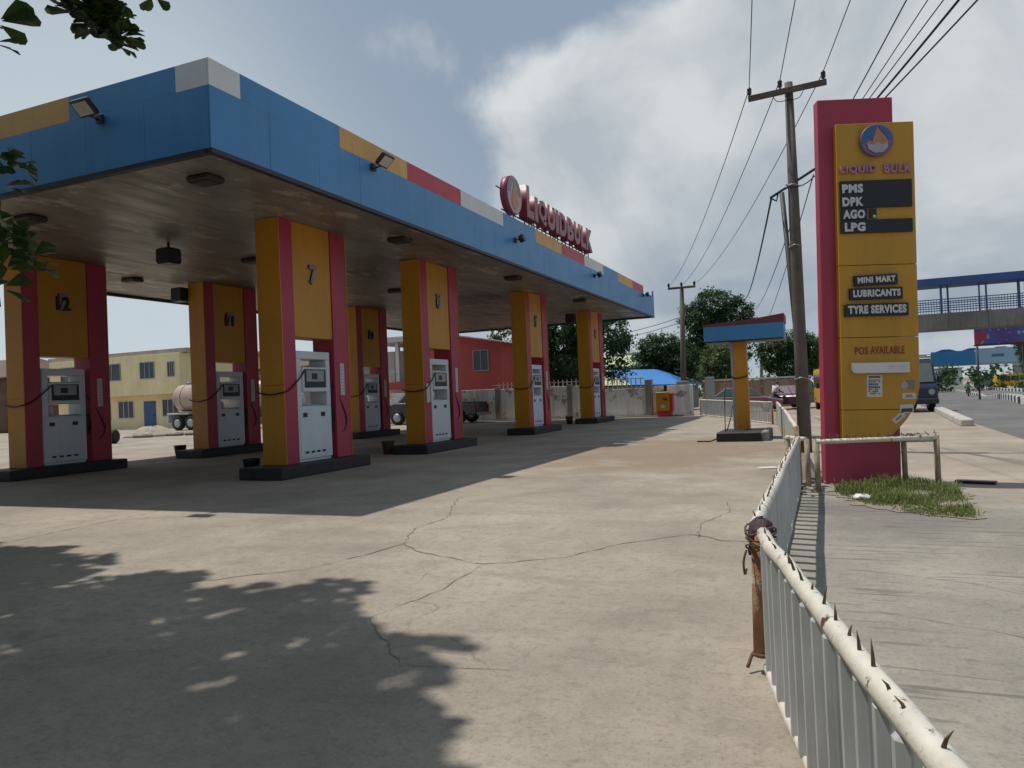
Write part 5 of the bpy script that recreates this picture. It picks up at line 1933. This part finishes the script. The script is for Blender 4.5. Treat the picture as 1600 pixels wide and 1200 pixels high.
def rider_on_bike(x, y, rz):
    bk_ = thing('motorbike', 'small red motorbike ridden away down the road', 'motorbike', (x, y, gz(y) - .01), rz)
    for xx in (.62, -.62):
        T = Matrix.Translation((xx, 0, .3)) @ Matrix.Rotation(R(90), 4, 'X')
        t_ = MB().lathe([(.22, -.05), (.29, -.05), (.3, 0), (.29, .05), (.22, .05)], 16, T).build('wheel', M['tyre'], bk_)
        MB().lathe([(.03, -.06), (.2, -.02), (.2, .02), (.03, .06)], 12, T).build('rim', M['rim'], t_)
    mb = MB()
    mb.tube([(.62, 0, .3), (.42, 0, .95)], .03, 6)
    mb.prism([(.35, .55), (.4, .85), (.05, .85), (-.1, .7), (-.7, .74), (-.75, .62), (-.3, .45), (.1, .35)], -.12, .12, 'y', bev=.03)
    mb.build('frame', M['red'], bk_)
    MB().box(-.7, .0, -.13, .13, .76, .86, .03).build('seat', M['dark'], bk_)
    MB().tube([(.36, -.36, 1.02), (.42, 0, .97), (.36, .36, 1.02)], .018, 6).build('handlebar', M['dark'], bk_)
    pr = thing('person', 'person in a green shirt riding the small red motorbike', 'person', (x, y, gz(y) - .01), rz)
    J = [(-.25, 0, .90, .15), (-.22, 0, 1.15, .15), (-.15, 0, 1.38, .16), (-.12, 0, 1.50, .06), (-.10, 0, 1.60, .09), (-.09, 0, 1.70, .10), (-.09, 0, 1.78, .06)]
    E_ = [(0, 1), (1, 2), (2, 3), (3, 4), (4, 5), (5, 6)]
    for s in (-1, 1):
        i = len(J)
        J += [(-.12, s * .2, 1.40, .075), (.0, s * .30, 1.18, .05), (.22, s * .34, 1.06, .04), (.34, s * .34, 1.03, .035)]
        E_ += [(2, i), (i, i + 1), (i + 1, i + 2), (i + 2, i + 3)]
        i = len(J)
        J += [(-.22, s * .12, .88, .1), (.16, s * .2, .82, .085), (.1, s * .2, .45, .06), (.08, s * .2, .34, .05), (.2, s * .2, .31, .035)]
        E_ += [(0, i), (i, i + 1), (i + 1, i + 2), (i + 2, i + 3), (i + 3, i + 4)]
    figure('body', J, E_, M['shirtgreen'], pr)
    MB().lathe([(.09, -.05), (.115, .02), (.10, .09), (.05, .12)], 12, Matrix.Translation((-.09, 0, 1.72))).build('cap', M['dark'], pr)


rider_on_bike(16.5, 109.2, R(85))
pp = thing('person', 'person in a white shirt and blue trousers leaning by the purple car', 'person', (-2.75, 44.4, 0), R(35))
J = [(0, 0, .86, .14), (.04, 0, 1.08, .13), (.12, 0, 1.30, .15), (.18, 0, 1.42, .055), (.22, 0, 1.52, .085), (.24, 0, 1.60, .09), (.24, 0, 1.67, .05)]
E_ = [(0, 1), (1, 2), (2, 3), (3, 4), (4, 5), (5, 6)]
for s in (-1, 1):
    i = len(J)
    J += [(.13, s * .19, 1.33, .07), (.22, s * .22, 1.08, .05), (.42, s * .2, .98, .04), (.52, s * .19, .98, .035)]
    E_ += [(2, i), (i, i + 1), (i + 1, i + 2), (i + 2, i + 3)]
    i = len(J)
    J += [(0, s * .1, .82, .1), (.03, s * .13, .46, .07), (0, s * .14, .1, .05), (.12, s * .14, .04, .035)]
    E_ += [(0, i), (i, i + 1), (i + 1, i + 2), (i + 2, i + 3)]
figure('body', J, E_, M['skin'], pp)
J2 = [(0, 0, .84, .165), (.04, 0, 1.08, .155), (.12, 0, 1.31, .17)]
E2 = [(0, 1), (1, 2)]
for s in (-1, 1):
    i = len(J2)
    J2 += [(.13, s * .19, 1.33, .09), (.19, s * .215, 1.14, .07)]
    E2 += [(2, i), (i, i + 1)]
figure('shirt', J2, E2, M['shirtwhite'], pp)
J3 = [(0, 0, .84, .16)]
E3 = []
for s in (-1, 1):
    i = len(J3)
    J3 += [(0, s * .1, .78, .12), (.03, s * .13, .46, .09), (0, s * .14, .12, .075)]
    E3 += [(0, i), (i, i + 1), (i + 1, i + 2)]
figure('trousers', J3, E3, M['trouser'], pp)

# ------------------------------------------------------------------ footbridge, billboard, far bridge, median
fbz = gz(60)
fb = thing('footbridge', 'concrete footbridge with blue railings and blue roof across the road', 'footbridge', (0, 60, 0))
X0, X1 = 2.4, 26.0
mb = MB()
mb.box(X0, X1, 0, 2.2, 4.78, 5.95, .03)
x = X0 + 1
while x < X1:
    mb.box(x - .07, x + .07, -.06, -.001, 4.80, 6.02)
    x += 2.4
mb.build('deck', M['bridgeconc'], fb)
mb = MB()
for z in (6.30, 6.62, 6.93):
    mb.box(X0, X1, .03, .09, z - .03, z + .03)
    mb.box(X0, X1, 2.1, 2.16, z - .03, z + .03)
x = X0 + .1
while x < X1:
    mb.box(x - .015, x + .015, .045, .075, 5.951, 6.90)
    x += .17
mb.build('railings', M['bridgeblue'], fb)
mb = MB()
x = X0 + .6
k = 0
while x < X1:
    for q in (0, .42):
        mb.box(x + q - .04, x + q + .04, .10, .18, 5.951, 7.95)
        mb.box(x + q + .3 - .04, x + q + .3 + .04, 2.0, 2.08, 5.951, 7.95)
    x += 2.35
split_build(mb, 'roof_post', M['bridgeblue'], fb)
mb = MB()
mb.box(X0 - .2, X1, -.25, 2.45, 7.951, 8.12, .02)
mb.box(X0 - .2, X1, -.32, -.252, 7.90, 8.42, .01)
mb.build('roof', M['bridgeblue'], fb)
for x in (3.1, 24.5):
    MB().box(x - .5, x + .5, .3, 1.9, fbz - .2, 4.779, .04).build('pier', M['bridgeconc'], fb)

bbm = bpy.data.materials.new('billboard_print')
bbm.use_nodes = True
t = bbm.node_tree
b = t.nodes['Principled BSDF']
P = N(t, 'ShaderNodeNewGeometry').outputs['Position']
def _n2(scale, det, off):
    mp = N(t, 'ShaderNodeMapping')
    mp.inputs['Location'].default_value = off
    t.links.new(P, mp.inputs[0])
    n = N(t, 'ShaderNodeTexNoise')
    n.inputs['Scale'].default_value = scale
    n.inputs['Detail'].default_value = det
    t.links.new(mp.outputs[0], n.inputs['Vector'])
    return n.outputs['Fac']
cc = mixc(t, ramp(t, _n2(.4, 2, (0, 0, 0)), .42, .56), (.05, .13, .40), (.11, .07, .27))
cc = mixc(t, ramp(t, _n2(.75, 2, (5, 3, 2)), .53, .60), cc, (.36, .05, .08))
cc = mixc(t, ramp(t, _n2(2.2, 2, (9, 1, 7)), .62, .68), cc, (.50, .40, .38))
t.links.new(cc, b.inputs['Base Color'])
bb = thing('billboard', 'blue and purple advertising billboard hanging below the footbridge line', 'billboard', (12.0, 75, gz(75)))
MB().box(0, 5.2, 0, .18, 4.75, 6.4, .02).build('panel', bbm, bb)
MB().box(-.06, 5.26, -.03, .2, 4.62, 4.749, .02).build('frame', M['steel'], bb)
for x in (.22, 4.9):
    MB().tube([(x, .3, -.1), (x, .3, 4.9)], .08, 8).build('post', M['steel'], bb)

b2 = thing('far_footbridge', 'far covered bridge hung with blue and pale banners', 'footbridge', (0, 200, gz(200)))
ex = 1.1
MB().box(18, 46, .1, 2, 3.9 + ex, 7.0 + ex, .05).build('deck', mat('far_bridge_grey', (.25, .30, .33), .8, .1, .3), b2)
MB().box(23.0, 31.9, -.05, .099, 4.2 + ex, 7.4 + ex).build('banner', M['bannerblue'], b2)
MB().box(32.0, 41.8, -.05, .099, 4.2 + ex, 7.7 + ex).build('banner', M['bannerpale'], b2)
MB().box(35.2, 37.6, -.07, -.051, 5.6 + ex, 6.3 + ex).build('banner_patch', M['logoblue'], b2)
mb = MB()
for q in range(3):
    mb.prism([(24.0 + q * 5.5, 7.41 + ex), (25.4 + q * 5.5, 7.9 + ex), (27 + q * 5.5, 7.9 + ex), (28.4 + q * 5.5, 7.41 + ex)], .3, 2, 'y')
mb.build('roof_humps', M['bridgeblue'], b2)
for x in (18.5, 45.5):
    MB().box(x - .6, x + .6, .2, 1.8, 0, 3.89 + ex).build('pier', M['bridgeconc'], b2)
fbk = house('dark two storey block under the far bridge at the right edge', 44, 62, 215, 225, 5.2, M['glass'], M['greywall'], z0=gz(215), name='far_block')
house('pale low shops far down the road under the far bridge', 24, 38, 260, 266, 5.0, M['whitewall'], M['roofrust'], z0=gz(260), name='far_shops')
tag(MB().box(-.12, .12, -.12, .12, 0, 8.5).build('sign_mast', M['steel'], loc=(17.0, 82, gz(82))), 'thick dark mast at the right edge under the billboard', 'mast')


def median(label, pts, n, h, name='median_kerb'):
    r_ = thing(name, label, 'kerb', (0, 0, 0))
    A = [Vector((x, y, gz(y))) for x, y in pts]
    blk, wht = MB(), MB()
    tot = sum((b - a).length for a, b in zip(A, A[1:]))
    for k in range(n):
        s = (k + .5) / n * tot
        for a, b in zip(A, A[1:]):
            L = (b - a).length
            if s <= L:
                break
            s -= L
        p = a.lerp(b, s / L)
        p.z = gz(p.y)
        d = (b - a).normalized()
        T = Matrix.Translation(p) @ Matrix.Rotation(math.atan2(d.y, d.x), 4, 'Z')
        l = tot / n / 2
        (blk if k % 2 else wht).box(-l + .01, l - .01, -.22, .22, -.05, h, .02, M=T)
    blk.build('black_blocks', M['black'], r_)
    wht.build('white_blocks', M['whitewall'], r_)


median('black and white median kerb running down the middle of the road', [(7.2, 15), (8.9, 43.4), (17.9, 110.5), (23, 197)], 150, .33)
median('second black and white kerb along the far carriageway', [(17.2, 40), (25.6, 118), (27.3, 165)], 90, .36)
sheet('far_pavement', [(median_x(y) + 9.6, median_x(y) + 40) for y in RY], RY, -.008, M['dust'])
